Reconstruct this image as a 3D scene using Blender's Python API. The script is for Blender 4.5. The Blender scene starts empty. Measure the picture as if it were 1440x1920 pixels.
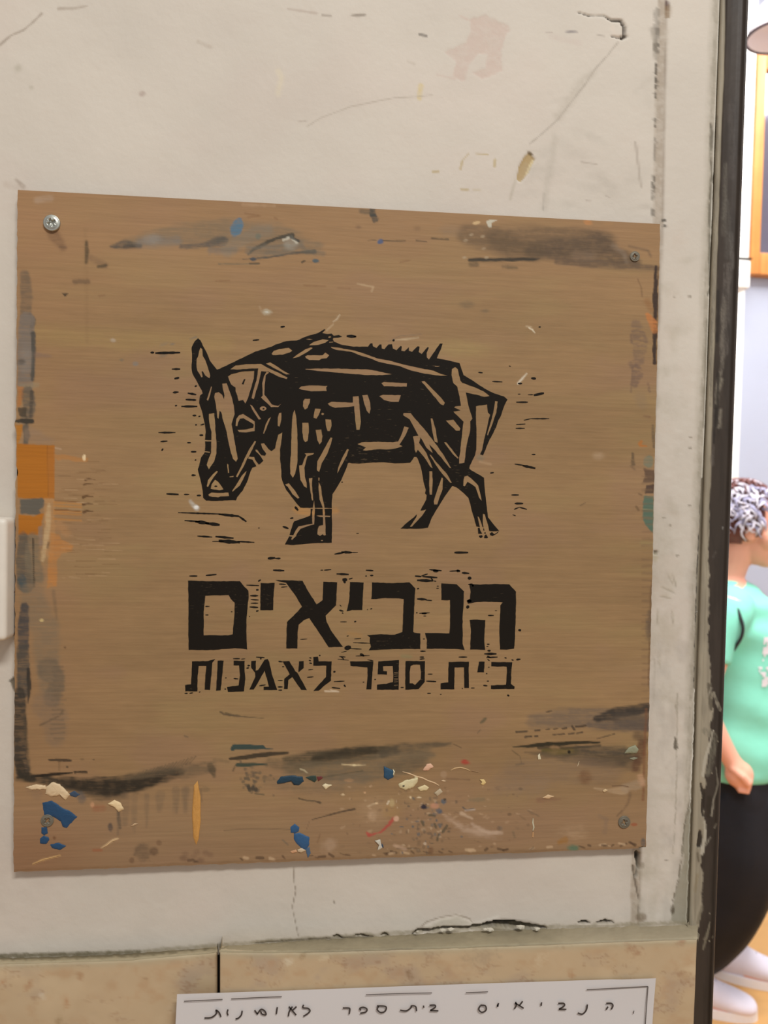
import bpy, bmesh, math, random
import numpy as np
from mathutils import Vector, Matrix
from mathutils.geometry import delaunay_2d_cdt

# ------------------------------------------------------------------ camera
F = 1500.0                      # focal length in px of the 1440x1920 frame
DIST = 0.50                     # camera to wall plane
CAMZ = 1.50
dn = np.array([-978.0, 45940.0, F]); dn /= np.linalg.norm(dn)       # world down seen by the camera
XH = 13000.0
hh = np.array([XH, (978.0*XH-F*F)/45940.0, F]); hh /= np.linalg.norm(hh)  # world right
nn = np.cross(hh, dn)                                               # into the wall
sc = bpy.context.scene
cam_d = bpy.data.cameras.new('camera'); cam = bpy.data.objects.new('camera', cam_d)
sc.collection.objects.link(cam); sc.camera = cam
def w_of(c):  # camera (x right, y down, z forward) -> world
    c = np.asarray(c, float); return Vector((float(c@hh), float(c@nn), float(-(c@dn))))
rx, ry, rz = w_of((1,0,0)), w_of((0,-1,0)), w_of((0,0,-1))
M = Matrix(((rx.x,ry.x,rz.x,0),(rx.y,ry.y,rz.y,-DIST),(rx.z,ry.z,rz.z,CAMZ),(0,0,0,1)))
cam.matrix_world = M
cam_d.sensor_fit = 'VERTICAL'; cam_d.sensor_height = 36; cam_d.lens = F/1920*36
cam_d.clip_start = 0.02; cam_d.clip_end = 60
cam_d.dof.use_dof = True; cam_d.dof.focus_distance = DIST; cam_d.dof.aperture_fstop = 12.0

# ------------------------------------------------------------------ light
world = bpy.data.worlds.new('world'); sc.world = world; world.use_nodes = True
bg = world.node_tree.nodes['Background']; bg.inputs[0].default_value = (0.98, 0.97, 0.98, 1); bg.inputs[1].default_value = 0.42
def area(name, loc, target, size, sy, power, col):
    l = bpy.data.lights.new(name, 'AREA'); l.shape = 'RECTANGLE'; l.size = size; l.size_y = sy; l.energy = power; l.color = col
    o = bpy.data.objects.new(name, l); sc.collection.objects.link(o); o.location = loc
    o.rotation_euler = (Vector(target)-Vector(loc)).to_track_quat('-Z', 'Y').to_euler(); return o
area('ceiling_lamp_front', (0.45, -1.7, 3.25), (0.1, 0, 1.4), 0.9, 0.3, 43, (1.0, 0.985, 0.96))
area('ceiling_lamp_back', (1.3, 1.0, 3.6), (1.3, 1.3, 0), 1.4, 0.8, 92, (1.0, 0.99, 0.98))
area('ceiling_lamp_back_far', (2.3, 2.0, 3.6), (2.1, 2.0, 0), 1.2, 0.5, 45, (1.0, 0.99, 0.98))
vs = sc.view_settings; vs.view_transform = 'Standard'; vs.look = 'None'; vs.gamma = 1; vs.use_curve_mapping = False
vs.exposure = 0.0

# ------------------------------------------------------------------ projection
def P(px, py, off=0.0):
    """pixel of the photo frame -> world point on the plane `off` metres in front of the wall"""
    r = np.array([px-720.0, py-960.0, F]); n = r@nn; t = (DIST-off)/n
    return Vector((float(r@hh)*t, -off, CAMZ-float(r@dn)*t))
def PA(px, py, off):
    px = np.asarray(px, float)-720; py = np.asarray(py, float)-960
    rh = px*hh[0]+py*hh[1]+F*hh[2]; rd = px*dn[0]+py*dn[1]+F*dn[2]; rn = px*nn[0]+py*nn[1]+F*nn[2]
    t = (DIST-off)/rn
    return np.stack([rh*t, -off+0*px, CAMZ-rd*t], -1)
def to_px(v):
    c = np.array([v[0], v[1]+DIST, -(v[2]-CAMZ)]); cc = c[0]*hh+c[1]*nn+c[2]*dn
    return 720+F*cc[0]/cc[2], 960+F*cc[1]/cc[2]

# ------------------------------------------------------------------ helpers
def lin(c):
    c = np.asarray(c, float)/255.0
    return np.where(c <= 0.04045, c/12.92, ((c+0.055)/1.055)**2.4)
def hashn(ix, iy, s):
    n = (ix.astype(np.int64)*374761393+iy.astype(np.int64)*668265263+s*1442695041) & 0xffffffff
    n = ((n ^ (n >> 13))*1274126177) & 0xffffffff
    return ((n ^ (n >> 16)) & 0xffff)/65535.0
def vnoise(x, y, s=0):
    x = np.asarray(x, float); y = np.asarray(y, float)
    ix = np.floor(x); iy = np.floor(y); fx = x-ix; fy = y-iy
    fx = fx*fx*(3-2*fx); fy = fy*fy*(3-2*fy)
    a = hashn(ix, iy, s); b = hashn(ix+1, iy, s); c = hashn(ix, iy+1, s); d = hashn(ix+1, iy+1, s)
    return (a*(1-fx)+b*fx)*(1-fy)+(c*(1-fx)+d*fx)*fy
def fbm(x, y, s=0, o=4):
    v = 0; a = 0.5; t = 0
    for k in range(o):
        v = v+a*vnoise(x*2**k, y*2**k, s+k*17); t += a; a *= 0.55
    return v/t
def ss(a, b, x):
    t = np.clip((x-a)/(b-a), 0, 1); return t*t*(3-2*t)

def link(name, me, mats=(), parent=None, kind=None, label=None, cat=None, group=None, smooth=False):
    o = bpy.data.objects.new(name, me); sc.collection.objects.link(o)
    if mats is not None:
        for m in (mats if isinstance(mats, (list, tuple)) else [mats]): me.materials.append(m)
    if parent is not None: o.parent = parent
    if kind: o['kind'] = kind
    if label: o['label'] = label
    if cat: o['category'] = cat
    if group: o['group'] = group
    if smooth: me.polygons.foreach_set('use_smooth', [True]*len(me.polygons))
    return o
def mesh(name, verts, faces):
    me = bpy.data.meshes.new(name); me.from_pydata([tuple(v) for v in verts], [], faces); me.update(); return me
def bm_mesh(name, bm):
    bmesh.ops.recalc_face_normals(bm, faces=bm.faces[:])
    me = bpy.data.meshes.new(name); bm.to_mesh(me); bm.free(); return me
def empty(name, loc, label, cat, group=None):
    o = bpy.data.objects.new(name, None); sc.collection.objects.link(o); o.location = loc; o.empty_display_size = 0.05
    o['label'] = label; o['category'] = cat
    if group: o['group'] = group
    bpy.context.view_layer.update()
    return o
def keep(o, parent):   # parent without moving
    o.parent = parent; o.matrix_parent_inverse = Matrix.Translation(-Vector(parent.location)); return o

def grid_mesh(name, V, col=None, wrap=False):
    """V: (r, c, 3) array -> quad grid mesh, optional colour attribute"""
    r, c, _ = V.shape
    me = bpy.data.meshes.new(name)
    idx = np.arange(r*c).reshape(r, c)
    q = np.stack([idx[:-1, :-1], idx[1:, :-1], idx[1:, 1:], idx[:-1, 1:]], -1).reshape(-1, 4)
    me.vertices.add(r*c); me.vertices.foreach_set('co', V.reshape(-1).astype(np.float32))
    me.loops.add(q.size); me.loops.foreach_set('vertex_index', q.reshape(-1).astype(np.int32))
    me.polygons.add(len(q)); me.polygons.foreach_set('loop_start', (np.arange(len(q))*4).astype(np.int32))
    me.polygons.foreach_set('loop_total', np.full(len(q), 4, np.int32))
    me.update(calc_edges=True)
    me.polygons.foreach_set('use_smooth', np.ones(len(q), bool))
    if col is not None:
        at = me.color_attributes.new('paint', 'FLOAT_COLOR', 'POINT')
        C = np.ones((r*c, 4), np.float32); C[:, :3] = col.reshape(-1, 3); at.data.foreach_set('color', C.reshape(-1))
    return me

# ------------------------------------------------------------------ materials
def mat(name, rgb=None, rough=0.6, attr=False, metal=0.0, grain=None, var=0.0, vscale=20, bump=0.0, bscale=400, spec=0.3, col2=None, stretch=(1,1,1), sheen=0.0):
    m = bpy.data.materials.new(name); m.use_nodes = True; nt = m.node_tree; N = nt.nodes; L = nt.links
    b = N['Principled BSDF']; b.inputs['Roughness'].default_value = rough; b.inputs['Metallic'].default_value = metal
    b.inputs['Specular IOR Level'].default_value = spec
    if sheen: b.inputs['Sheen Weight'].default_value = sheen
    tc = N.new('ShaderNodeTexCoord'); mp = N.new('ShaderNodeMapping'); L.new(tc.outputs['Object'], mp.inputs[0]); mp.inputs['Scale'].default_value = stretch
    if attr:
        a = N.new('ShaderNodeAttribute'); a.attribute_name = 'paint'; src = a.outputs['Color']
    else:
        c = N.new('ShaderNodeRGB'); l = lin(rgb); c.outputs[0].default_value = (*l, 1); src = c.outputs[0]
    no = N.new('ShaderNodeTexNoise'); no.inputs['Scale'].default_value = vscale; no.inputs['Detail'].default_value = 5; L.new(mp.outputs[0], no.inputs[0])
    if col2 is not None:
        mx = N.new('ShaderNodeMix'); mx.data_type = 'RGBA'; rp = N.new('ShaderNodeValToRGB'); rp.color_ramp.elements[0].position = 0.42; rp.color_ramp.elements[1].position = 0.62
        L.new(no.outputs[0], rp.inputs[0]); L.new(rp.outputs[0], mx.inputs[0]); L.new(src, mx.inputs[6]); mx.inputs[7].default_value = (*lin(col2), 1); src = mx.outputs[2]
    if var or grain:
        mr = N.new('ShaderNodeMapRange'); mr.inputs['To Min'].default_value = 1-var; mr.inputs['To Max'].default_value = 1+var; mr.inputs['From Min'].default_value = 0.3; mr.inputs['From Max'].default_value = 0.7
        L.new(no.outputs[0], mr.inputs[0]); v = mr.outputs[0]
        if grain:
            m2 = N.new('ShaderNodeMapping'); L.new(tc.outputs['Object'], m2.inputs[0]); m2.inputs['Scale'].default_value = grain[0]
            g = N.new('ShaderNodeTexNoise'); g.inputs['Scale'].default_value = 1; g.inputs['Detail'].default_value = 6; g.inputs['Distortion'].default_value = 0.6; L.new(m2.outputs[0], g.inputs[0])
            r2 = N.new('ShaderNodeMapRange'); r2.inputs['From Min'].default_value = 0.3; r2.inputs['From Max'].default_value = 0.7; r2.inputs['To Min'].default_value = 1-grain[1]; r2.inputs['To Max'].default_value = 1+grain[1]*0.6
            L.new(g.outputs[0], r2.inputs[0]); mu = N.new('ShaderNodeMath'); mu.operation = 'MULTIPLY'; L.new(v, mu.inputs[0]); L.new(r2.outputs[0], mu.inputs[1]); v = mu.outputs[0]
        vm = N.new('ShaderNodeVectorMath'); vm.operation = 'SCALE'; L.new(src, vm.inputs[0]); L.new(v, vm.inputs['Scale']); src = vm.outputs[0]
    L.new(src, b.inputs['Base Color'])
    if bump:
        bn = N.new('ShaderNodeTexNoise'); bn.inputs['Scale'].default_value = bscale; bn.inputs['Detail'].default_value = 4; L.new(mp.outputs[0], bn.inputs[0])
        bu = N.new('ShaderNodeBump'); bu.inputs['Strength'].default_value = 1; bu.inputs['Distance'].default_value = bump; L.new(bn.outputs[0], bu.inputs['Height']); L.new(bu.outputs[0], b.inputs['Normal'])
    return m

M_wall = mat('plaster_paint', rough=0.62, attr=True, var=0.03, vscale=14, bump=0.00016, bscale=240)
M_board = mat('plywood_surface', rough=0.62, attr=True, var=0.07, vscale=11, grain=((16, 1, 560), 0.085), bump=0.0001, bscale=300, stretch=(0.25, 1, 2.2), spec=0.25)
M_edge = mat('plywood_edge', (140, 100, 60), rough=0.8, var=0.2, vscale=60)
M_frame = mat('frame_metal_paint', rough=0.5, attr=True, var=0.06, vscale=30, bump=0.0001, bscale=200)
M_stone = mat('wainscot_stone', rough=0.42, attr=True, var=0.05, vscale=25, bump=0.00008, bscale=150)
M_cement = mat('cement', rough=0.8, attr=True, var=0.08, vscale=40, bump=0.0003, bscale=300)
M_paper = mat('white_paper', (208, 204, 202), rough=0.8, var=0.01, vscale=5)
M_pen = mat('pen_ink', (62, 56, 54), rough=0.6)
M_print = mat('printed_line', (95, 88, 84), rough=0.7)
M_plastic = mat('aged_white_plastic', (222, 214, 200), rough=0.4, var=0.05, vscale=60, bump=0.0001, bscale=200)
M_gap = mat('dark_gap', (28, 24, 20), rough=0.95)

def ink_mat():
    m = bpy.data.materials.new('block_print_ink'); m.use_nodes = True; nt = m.node_tree; N = nt.nodes; L = nt.links; b = N['Principled BSDF']
    b.inputs['Roughness'].default_value = 0.6; b.inputs['Specular IOR Level'].default_value = 0.12
    tc = N.new('ShaderNodeTexCoord'); mp = N.new('ShaderNodeMapping'); mp.inputs['Scale'].default_value = (260, 1, 1150); L.new(tc.outputs['Object'], mp.inputs[0])
    n = N.new('ShaderNodeTexNoise'); n.inputs['Scale'].default_value = 1; n.inputs['Detail'].default_value = 2; L.new(mp.outputs[0], n.inputs[0])
    n2 = N.new('ShaderNodeTexNoise'); n2.inputs['Scale'].default_value = 22; n2.inputs['Detail'].default_value = 2; L.new(tc.outputs['Object'], n2.inputs[0])
    ad = N.new('ShaderNodeMath'); ad.operation = 'MULTIPLY_ADD'; L.new(n2.outputs[0], ad.inputs[0]); ad.inputs[1].default_value = 0.35; L.new(n.outputs[0], ad.inputs[2])
    r = N.new('ShaderNodeValToRGB'); r.color_ramp.elements[0].position = 0.85; r.color_ramp.elements[1].position = 0.93
    r.color_ramp.elements[0].color = (*lin((27, 22, 16)), 1); r.color_ramp.elements[1].color = (*lin((66, 55, 40)), 1)
    L.new(ad.outputs[0], r.inputs[0]); L.new(r.outputs[0], b.inputs['Base Color']); return m
M_ink = ink_mat()

# ------------------------------------------------------------------ painter
class Painter:
    def __init__(s, X, Y, base, seed=1):
        s.X = X; s.Y = Y; s.C = np.empty(X.shape+(3,)); s.C[:] = lin(base); s.H = np.zeros(X.shape); s.k = seed; s.tx = None
    def _apply(s, sl, a, col, h):
        if s.tx and s.soft > 1.9:
            fx, fy, am = s.tx; x = s.X[sl]; y = s.Y[sl]
            n = .6*fbm(x/fx, y/fy, 900+s.k, 4)+.4*fbm(x/(fx*.35)+5, y/(fx*.3), 700, 3)
            a = a*np.clip(1-am*ss(.38, .66, n), 0, 1)
        if col is not None: s.C[sl] = s.C[sl]*(1-a[..., None])+lin(col)*a[..., None]
        if h: s.H[sl] += h*a
    def _sub(s, x0, y0, x1, y1):
        m = (s.X > x0) & (s.X < x1) & (s.Y > y0) & (s.Y < y1)
        return np.nonzero(m)
    def stroke(s, pts, w, col, a=1.0, soft=2.0, rag=0.0, rs=(8, 8), dry=0.0, ds=(30, 3), h=0.0):
        s.k += 1; s.soft = soft; pts = [tuple(p) for p in pts]
        ws = list(w) if isinstance(w, (list, tuple)) else [w]*len(pts)
        pad = max(ws)+soft+rag+2
        xs = [p[0] for p in pts]; ys = [p[1] for p in pts]
        sl = s._sub(min(xs)-pad, min(ys)-pad, max(xs)+pad, max(ys)+pad)
        if len(sl[0]) == 0: return
        x = s.X[sl]; y = s.Y[sl]; d = np.full(x.shape, 1e9)
        if len(pts) == 1: d = np.hypot(x-xs[0], y-ys[0])-ws[0]
        for i in range(len(pts)-1):
            ax, ay = pts[i]; bx, by = pts[i+1]; L2 = (bx-ax)**2+(by-ay)**2+1e-9
            t = np.clip(((x-ax)*(bx-ax)+(y-ay)*(by-ay))/L2, 0, 1)
            d = np.minimum(d, np.hypot(x-ax-t*(bx-ax), y-ay-t*(by-ay))-(ws[i]*(1-t)+ws[i+1]*t))
        if rag: d = d+(fbm(x/rs[0], y/rs[1], s.k, 3)-0.5)*2*rag
        al = a*(1-ss(-soft, soft, d))
        if dry: al = al*ss(dry-0.25, dry+0.15, fbm(x/ds[0], y/ds[1], s.k+5, 3))
        s._apply(sl, al, col, h)
    def ell(s, cx, cy, rx, ry, col, a=1.0, ang=0, soft=0.3, rag=0.2, rs=(6, 6), dry=0, ds=(30, 3), h=0.0):
        s.k += 1; s.soft = soft*max(rx, ry); R = max(rx, ry)*(1+soft+rag)+2
        sl = s._sub(cx-R, cy-R, cx+R, cy+R)
        if len(sl[0]) == 0: return
        x = s.X[sl]-cx; y = s.Y[sl]-cy; c, q = math.cos(math.radians(ang)), math.sin(math.radians(ang))
        d = np.hypot((x*c+y*q)/rx, (-x*q+y*c)/ry)-1
        d = d+(fbm((x+cx)/rs[0], (y+cy)/rs[1], s.k, 3)-0.5)*2*rag
        al = a*(1-ss(-soft, soft, d))
        if dry: al = al*ss(dry-0.25, dry+0.15, fbm((x+cx)/ds[0], (y+cy)/ds[1], s.k+5, 3))
        s._apply(sl, al, col, h)
    def poly(s, pts, col, a=1.0, soft=1.0, rag=0.0, rs=(8, 8), dry=0, ds=(30, 3), h=0.0):
        s.k += 1; s.soft = soft; pad = soft+rag+2
        xs = [p[0] for p in pts]; ys = [p[1] for p in pts]
        sl = s._sub(min(xs)-pad, min(ys)-pad, max(xs)+pad, max(ys)+pad)
        if len(sl[0]) == 0: return
        x = s.X[sl]; y = s.Y[sl]; d = np.full(x.shape, 1e9); ins = np.zeros(x.shape, bool); n = len(pts)
        for i in range(n):
            ax, ay = pts[i]; bx, by = pts[(i+1) % n]; L2 = (bx-ax)**2+(by-ay)**2+1e-9
            t = np.clip(((x-ax)*(bx-ax)+(y-ay)*(by-ay))/L2, 0, 1)
            d = np.minimum(d, np.hypot(x-ax-t*(bx-ax), y-ay-t*(by-ay)))
            cr = ((ay > y) != (by > y)) & (x < (bx-ax)*(y-ay)/((by-ay) if by != ay else 1e-9)+ax); ins ^= cr
        d = np.where(ins, -d, d)
        if rag: d = d+(fbm(x/rs[0], y/rs[1], s.k, 3)-0.5)*2*rag
        al = a*(1-ss(-soft, soft, d))
        if dry: al = al*ss(dry-0.25, dry+0.15, fbm(x/ds[0], y/ds[1], s.k+5, 3))
        s._apply(sl, al, col, h)

def T(x0, y0, s, pts): return [(x0+x/s, y0+y/s) for x, y in pts]
def interp(tab, y): return np.interp(y, [t[0] for t in tab], [t[1] for t in tab])

# ------------------------------------------------------------------ wall_front (plaster)
Ftab = [(-900, 1382), (0, 1350), (240, 1341.5), (480, 1333), (700, 1325.5), (900, 1317.5), (1120, 1309.5), (1400, 1300), (1600, 1292.5), (1735, 1288), (2400, 1266)]
def axis(lo, a, b, hi, fine, coarse):
    return np.concatenate([np.arange(lo, a, coarse), np.arange(a, b, fine), np.arange(b, hi+coarse, coarse)])
ys = axis(-1200, -12, 1830, 2700, 2.6, 55)
xs0 = np.concatenate([np.arange(-2400, -12, 60), np.arange(-12, 1290, 2.8)])
u = (xs0+2400)/(1290+2400.0); u = np.append(u, 1.0)
Fy = interp(Ftab, ys)
Fr = Fy+(fbm(ys/9, ys*0+3, 5, 4)-0.5)*4.5*ss(820, 1250, ys)
# keep far-left columns straight: blend only the right 120 px towards the edge
base = -2400+u[None, :]*(1290+2400.0)
k = ss(1150, 1290, base)
X = base*(1-k)+(Fr[:, None]-(1290-base))*k; Yg = np.repeat(ys[:, None], X.shape[1], 1)
pt = Painter(X, Yg, (205, 196, 182), 3); pt.tx = (12, 12, .35)
# broad tone patches
pt.C *= (1+0.10*(fbm(X/260, Yg/200, 9, 3)-0.5)[..., None])
nz = ss(0.45, 0.75, fbm(X/190, Yg/170, 31, 3))[..., None]; pt.C = pt.C*(1-nz*0.5)+pt.C*np.array([1.0, .965, .97])*nz*0.5
low = ss(1300, 1700, Yg)*0.7
pt.C *= (1-0.08*low*fbm(X/40, Yg/25, 12, 4))[..., None]
# grime mottling on the strip by the door frame
mm = ss(1130, 1260, X)*ss(700, 1300, Yg)
pt.C *= (1-0.16*mm*ss(0.4, .8, fbm(X/25, Yg/45, 15, 4)))[..., None]
W = lambda p: T(800, 0, 3, p); W2 = lambda p: T(440, 0, 3, p); W1 = lambda p: T(0, 0, 3, p)
pk = (200, 180, 166)
pt.poly(W([(240,110),(330,85),(450,140),(470,170),(440,210),(420,280),(425,400),(380,420),(310,445),(260,410),(330,385),(342,310),(290,300),(240,370),(215,455),(140,440),(170,350),(100,290),(220,240),(250,180)]), pk, .8, 2, 2.5, h=-0.0002)
pt.stroke(W([(60,420),(110,432),(160,445)]), 1.5, pk, .7)
pt.stroke(W([(190,90),(230,110)]), 2, pk, .8)
pt.stroke(W([(700,205),(780,225),(860,245)]), 5, (196,178,166), .35, 4)
pt.stroke(W([(850,70),(920,92),(1000,92),(1040,115),(1090,115),(1110,150),(1110,200),(1098,212)]), [.5, .9, 1.2, 1.6, 2.4, 3.0, 2.6, 3.4], (72,62,52), .95, .8, .5, h=-0.0015)
pt.stroke(W([(1040,205),(1085,214),(1120,205)]), [.8, 2.2, 2.8], (80,68,56), .9, .8, .5, h=-0.0012)
pt.stroke(W([(960,196),(1000,203)]), .8, (120,106,92), .7)
pt.stroke(W([(1045,150),(1052,190),(1080,205)]), 3, (214,200,184), .6, 3)
pt.ell(*W([(815,180)])[0], 12, 2.6, (146,138,134), .9); pt.ell(*W([(690,181)])[0], 7, 1.4, (165,150,140), .7)
pt.stroke(W([(1075,240),(1010,320),(950,385),(880,490),(800,590),(740,670),(640,760),(580,810)]), 1.4, (158,148,134), .65, 1.5, 1.2)
pt.stroke(W([(930,410),(860,470),(790,590),(740,650)]), 7, (178,168,152), .5, 8, 5)
pt.stroke(W([(720,770),(710,870),(690,980),(660,1160)]), 6, (184,175,160), .5, 6, 4)
pt.stroke(W([(660,1090),(655,1180)]), 1, (150,142,130), .6)
pt.poly(W([(580,855),(608,895),(570,975),(530,1025),(505,1012),(520,935),(550,880)]), (172,146,98), .95, .9, .8, h=-0.0008)
pt.poly(W([(600,890),(604,905),(570,975),(555,985),(580,920)]), (214,196,150), .8, 1)
pt.stroke(W([(575,858),(590,868)]), 2.4, (104,88,60), .8, 1.2)
pt.stroke(W([(560,848),(640,850)]), .7, (180,168,150), .7)
pt.stroke(W([(500,1015),(485,1060),(470,1120)]), 2.2, (172,162,142), .6, 3)
for a, b, r in (((280,865),(345,870),1.3), ((190,950),(200,910),2.2), ((200,905),(235,865),1), ((195,1065),(230,1067),2.2), ((262,1068),(300,1068),1), ((35,968),(65,964),2.6), ((385,900),(380,935),2.5), ((900,1128),(920,1130),1.4), ((870,910),(960,925),1.1), ((1005,1100),(1030,1112),.9), ((1175,800),(1205,1050),2.2)):
    pt.stroke(W([a, b]), r, (178,158,112) if a[0] < 400 else (168,156,142), .7, 1.4, .6)
for k_ in range(26):
    rr = random.Random(k_); x_ = rr.uniform(960, 1225); y_ = rr.uniform(150, 400)
    pt.ell(x_, y_, rr.uniform(8, 30), rr.uniform(4, 16), (176,168,154), rr.uniform(.1, .32), rr.uniform(-40, 40), .8, .8, (14, 10))
pt.stroke(W2([(300,50),(460,75)]), 2, (176,160,146), .6, 1.8, 1); pt.stroke(W2([(495,85),(540,90)]), 2, (150,138,124), .7, 1.2, .8)
pt.stroke(W2([(655,86),(690,86),(730,83)]), [1.2, 3, 2.6], (142,130,116), .8, 1.2, .8); pt.stroke(W2([(1040,193),(1078,202)]), [2.2, 2.6], (122,114,104), .8, 1.2, .8)
pt.stroke(W2([(1047,485),(1040,550)]), 5, (206,186,132), .8, 2, 1.5); pt.stroke(W2([(245,400),(262,435),(245,530)]), 5, (214,202,174), .6, 5)
pt.stroke(W2([(410,710),(480,665),(560,635),(650,600),(800,570),(900,550),(1010,545),(1110,535)]), 1, (166,154,138), .6, 1.4, .8)
pt.stroke(W2([(362,683),(402,680)]), 1.3, (170,158,144), .7); pt.stroke(W2([(975,345),(1010,362)]), 2.5, (182,170,154), .5)
pt.stroke(W1([(0,252),(60,200),(130,170),(190,120),(235,75)]), [2.6, 2, 1.8, 1.6, 2.4], (156,142,126), .75, 1.8, 1); pt.stroke(W1([(330,48),(410,48),(490,34)]), [3, 2.6, 1.6], (164,150,134), .7, 2, 1)
pt.ell(*W1([(800,527)])[0], 5.5, 4.5, (166,146,134), .8, 0, .7); pt.stroke(W1([(1115,235),(1185,265)]), 3.5, (180,168,152), .6, 3, 2); pt.ell(*W1([(102,385)])[0], 7, 7, (180,172,154), .7, 0, .7)
pt.ell(*W1([(175,493)])[0], 4, 4, (180,172,154), .7, 0, .7); pt.stroke(W1([(90,1010),(130,1050)]), [2, 4.5], (158,142,126), .6, 2.5, 1)
pt.stroke([(12,345),(45,355)], 6, (188,172,156), .4, 5, 2)
pt.stroke([(0,1240),(0,1700)], 10, (186,172,158), .4, 30, 6)
# joint between wall plaster and door plaster strip
jt = [(1250,-400),(1246,60),(1241,180),(1238,400),(1222,800),(1205,1300),(1197,1600),(1193,1735)]
pt.stroke([(x_-3, y_) for x_, y_ in jt], 8.5, (166,152,134), .85, 3, 3, (12, 30), h=-0.0006)
pt.stroke([(x_+4.5, y_) for x_, y_ in jt], 1.0, (150,136,120), .7, 1.0, .6, (6, 20), h=-0.0006)
for y0, y1, w_, a_ in ((20,60,5,.45),(55,85,5,.6),(85,95,5,.8),(120,136,3.4,1),(148,154,3,1),(160,164,3,.9),(174,182,2.6,.9),(222,236,2.6,.8),(262,300,2.8,.5),(330,350,2.4,.8),(352,375,2.6,.6),(396,402,4,.7)):
    pt.stroke([(1231-(y0-100)*.02, y0), (1230-(y1-100)*.02, y1)], w_, (98,90,78), a_, 1.6, 3.4, (4, 7), dry=.12, ds=(4, 9))
pt.stroke([(1222,55),(1228,75),(1230,110)], 4, (140,130,114), .6, 3, 2)
pt.stroke([(1251,4),(1251,14)], 3.6, (84,58,50), .9, 1.5, 1); pt.stroke([(1253,14),(1252,28)], 5.5, (130,104,70), .8, 2, 1)
for q in ((1245,413),(1247,424)): pt.ell(*q, 4, 3, (90,84,74), .9)
# fine details on the strip
pt.stroke([(1195,1600),(1197,1620),(1193,1645)], [4, 3, 1.5], (40,33,26), 1, .8, .8, h=-0.004)
pt.stroke([(1187,1625),(1190,1645),(1199,1690),(1197,1725)], [3, 2, 1, .8], (92,80,66), .8, 1, 1, h=-0.001)
pt.ell(1202, 1720, 10, 8, (126,108,88), .9, 0, .3); pt.ell(1205, 1623, 4, 6, (140,128,112), .6)
pt.ell(1229, 1036, 4.5, 4.5, (66,54,42), .95, 0, .2, h=-0.001); pt.ell(1229, 1045, 6, 10, (176,166,130), .5)
for q in ((1293,1348-400),(1270,1042),(1244,971),(1256,985),(1293,556),(1264,557),(1295,820),(1294,840),(1250,1613)): pt.ell(*q, 3, 2, (132,122,106), .7)
for q, a_ in (((1250,1105),25),((1256,1085),60),((1265,1090),75),((1248,1120),10),((1262,1160),85),((1268,1330),80),((1233,1160),88),((1236,1240),88)):
    pt.ell(q[0], q[1], 12, 2, (150,140,122), .7, a_, .6, .6, h=-0.0003); pt.ell(q[0]+2, q[1]-3, 11, 2, (206,198,180), .5, a_, .6)
pt.stroke([(1266,1383),(1267,1402)], [1.6, 4], (92,84,70), .9, 1, 1); pt.stroke([(1270,1300),(1268,1500),(1262,1600)], 1, (150,142,124), .6, 1)
pt.stroke([(1205,1240),(1228,1236),(1224,1330)], 1, (160,150,132), .4, 1.5, 1)
for k_ in range(60):
    rr = random.Random(100+k_); y_ = rr.uniform(450, 1720); x_ = rr.uniform(1215, 1290)-(y_-700)*.02
    pt.ell(x_, y_, rr.uniform(4, 22), rr.uniform(5, 30), (172,163,143) if k_ % 3 else (200,186,170), rr.uniform(.15, .4), rr.uniform(-20, 20), .9, .8, (9, 14))
# grey fissured border beside the frame
fb = [(Fv-6, y_) for y_, Fv in Ftab]
pt.stroke([(x_-2, y_) for x_, y_ in fb], 9, (168,160,142), .5, 6, 3, (8, 40))
pt.stroke(fb, 4, (140,132,114), .55, 3, 4, (6, 26), dry=.35, ds=(6, 30))
pt.stroke([(1333,232),(1336,250),(1334,300),(1336,330),(1331,400),(1333,540),(1330,552)], [2.5, 3.5, 3, 2.5, 3, 2.6, 3], (112,106,92), .85, 1.4, 1.6, (4, 12), dry=.3, ds=(5, 18), h=-0.0008)
pt.stroke([(1318,900),(1315,980),(1312,1060),(1307,1170),(1304,1290)], [2, 2.6, 4, 2, 2.2], (74,66,54), .85, 1, 1, (4, 12), h=-0.002)
pt.stroke([(1326,600),(1321,720),(1319,800)], 2.2, (120,112,96), .7, 1.2, 1.4, (4, 12), dry=.3, ds=(4, 20))
pt.poly([(1303,1440),(1296,1510),(1284,1540),(1280,1580),(1283,1610),(1276,1640),(1270,1665),(1262,1690),(1258,1725),(1300,1745),(1310,1640),(1312,1440)], (146,140,122), .85, 1.5, 4, (8, 14))
pt.stroke([(1296,1500),(1284,1545),(1279,1600),(1272,1650),(1261,1690)], 1.2, (110,102,86), .8, 1.2, 1.5, (5, 8), h=-0.0005)
pt.ell(1261, 1705, 3.5, 9, (92,82,66), .9)
# lower plaster and its broken edge
pt.stroke([(552,1626),(550,1650),(555,1670),(548,1700),(556,1740),(559,1755)], .8, (140,128,112), .8, .8, .6, h=-0.0004)
pt.stroke([(626,1690),(627,1693)], 1.2, (110,96,80), .9)
pt.stroke([(790,1737),(800,1728),(825,1720),(855,1715),(880,1722),(890,1735)], 1.3, (150,136,118), .8, 1.2, .8)
pt.poly([(795,1738),(830,1722),(860,1717),(885,1730),(878,1742),(830,1744)], (190,182,164), .8, 2, 2, h=0.0009)
pt.stroke([(775,1752),(785,1744),(800,1747),(820,1741),(850,1739),(880,1740),(905,1736),(930,1732),(960,1734),(1000,1738),(1022,1740)], [1.4,2.4,3,2.2,2,3,3,5,7,4,2], (42,38,26), .97, 1.2, 1.5, (5, 4), h=-0.006)
pt.stroke([(900,1738),(950,1743),(1000,1742)], 4, (76,72,50), .8, 2, 2, (5, 4))
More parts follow.
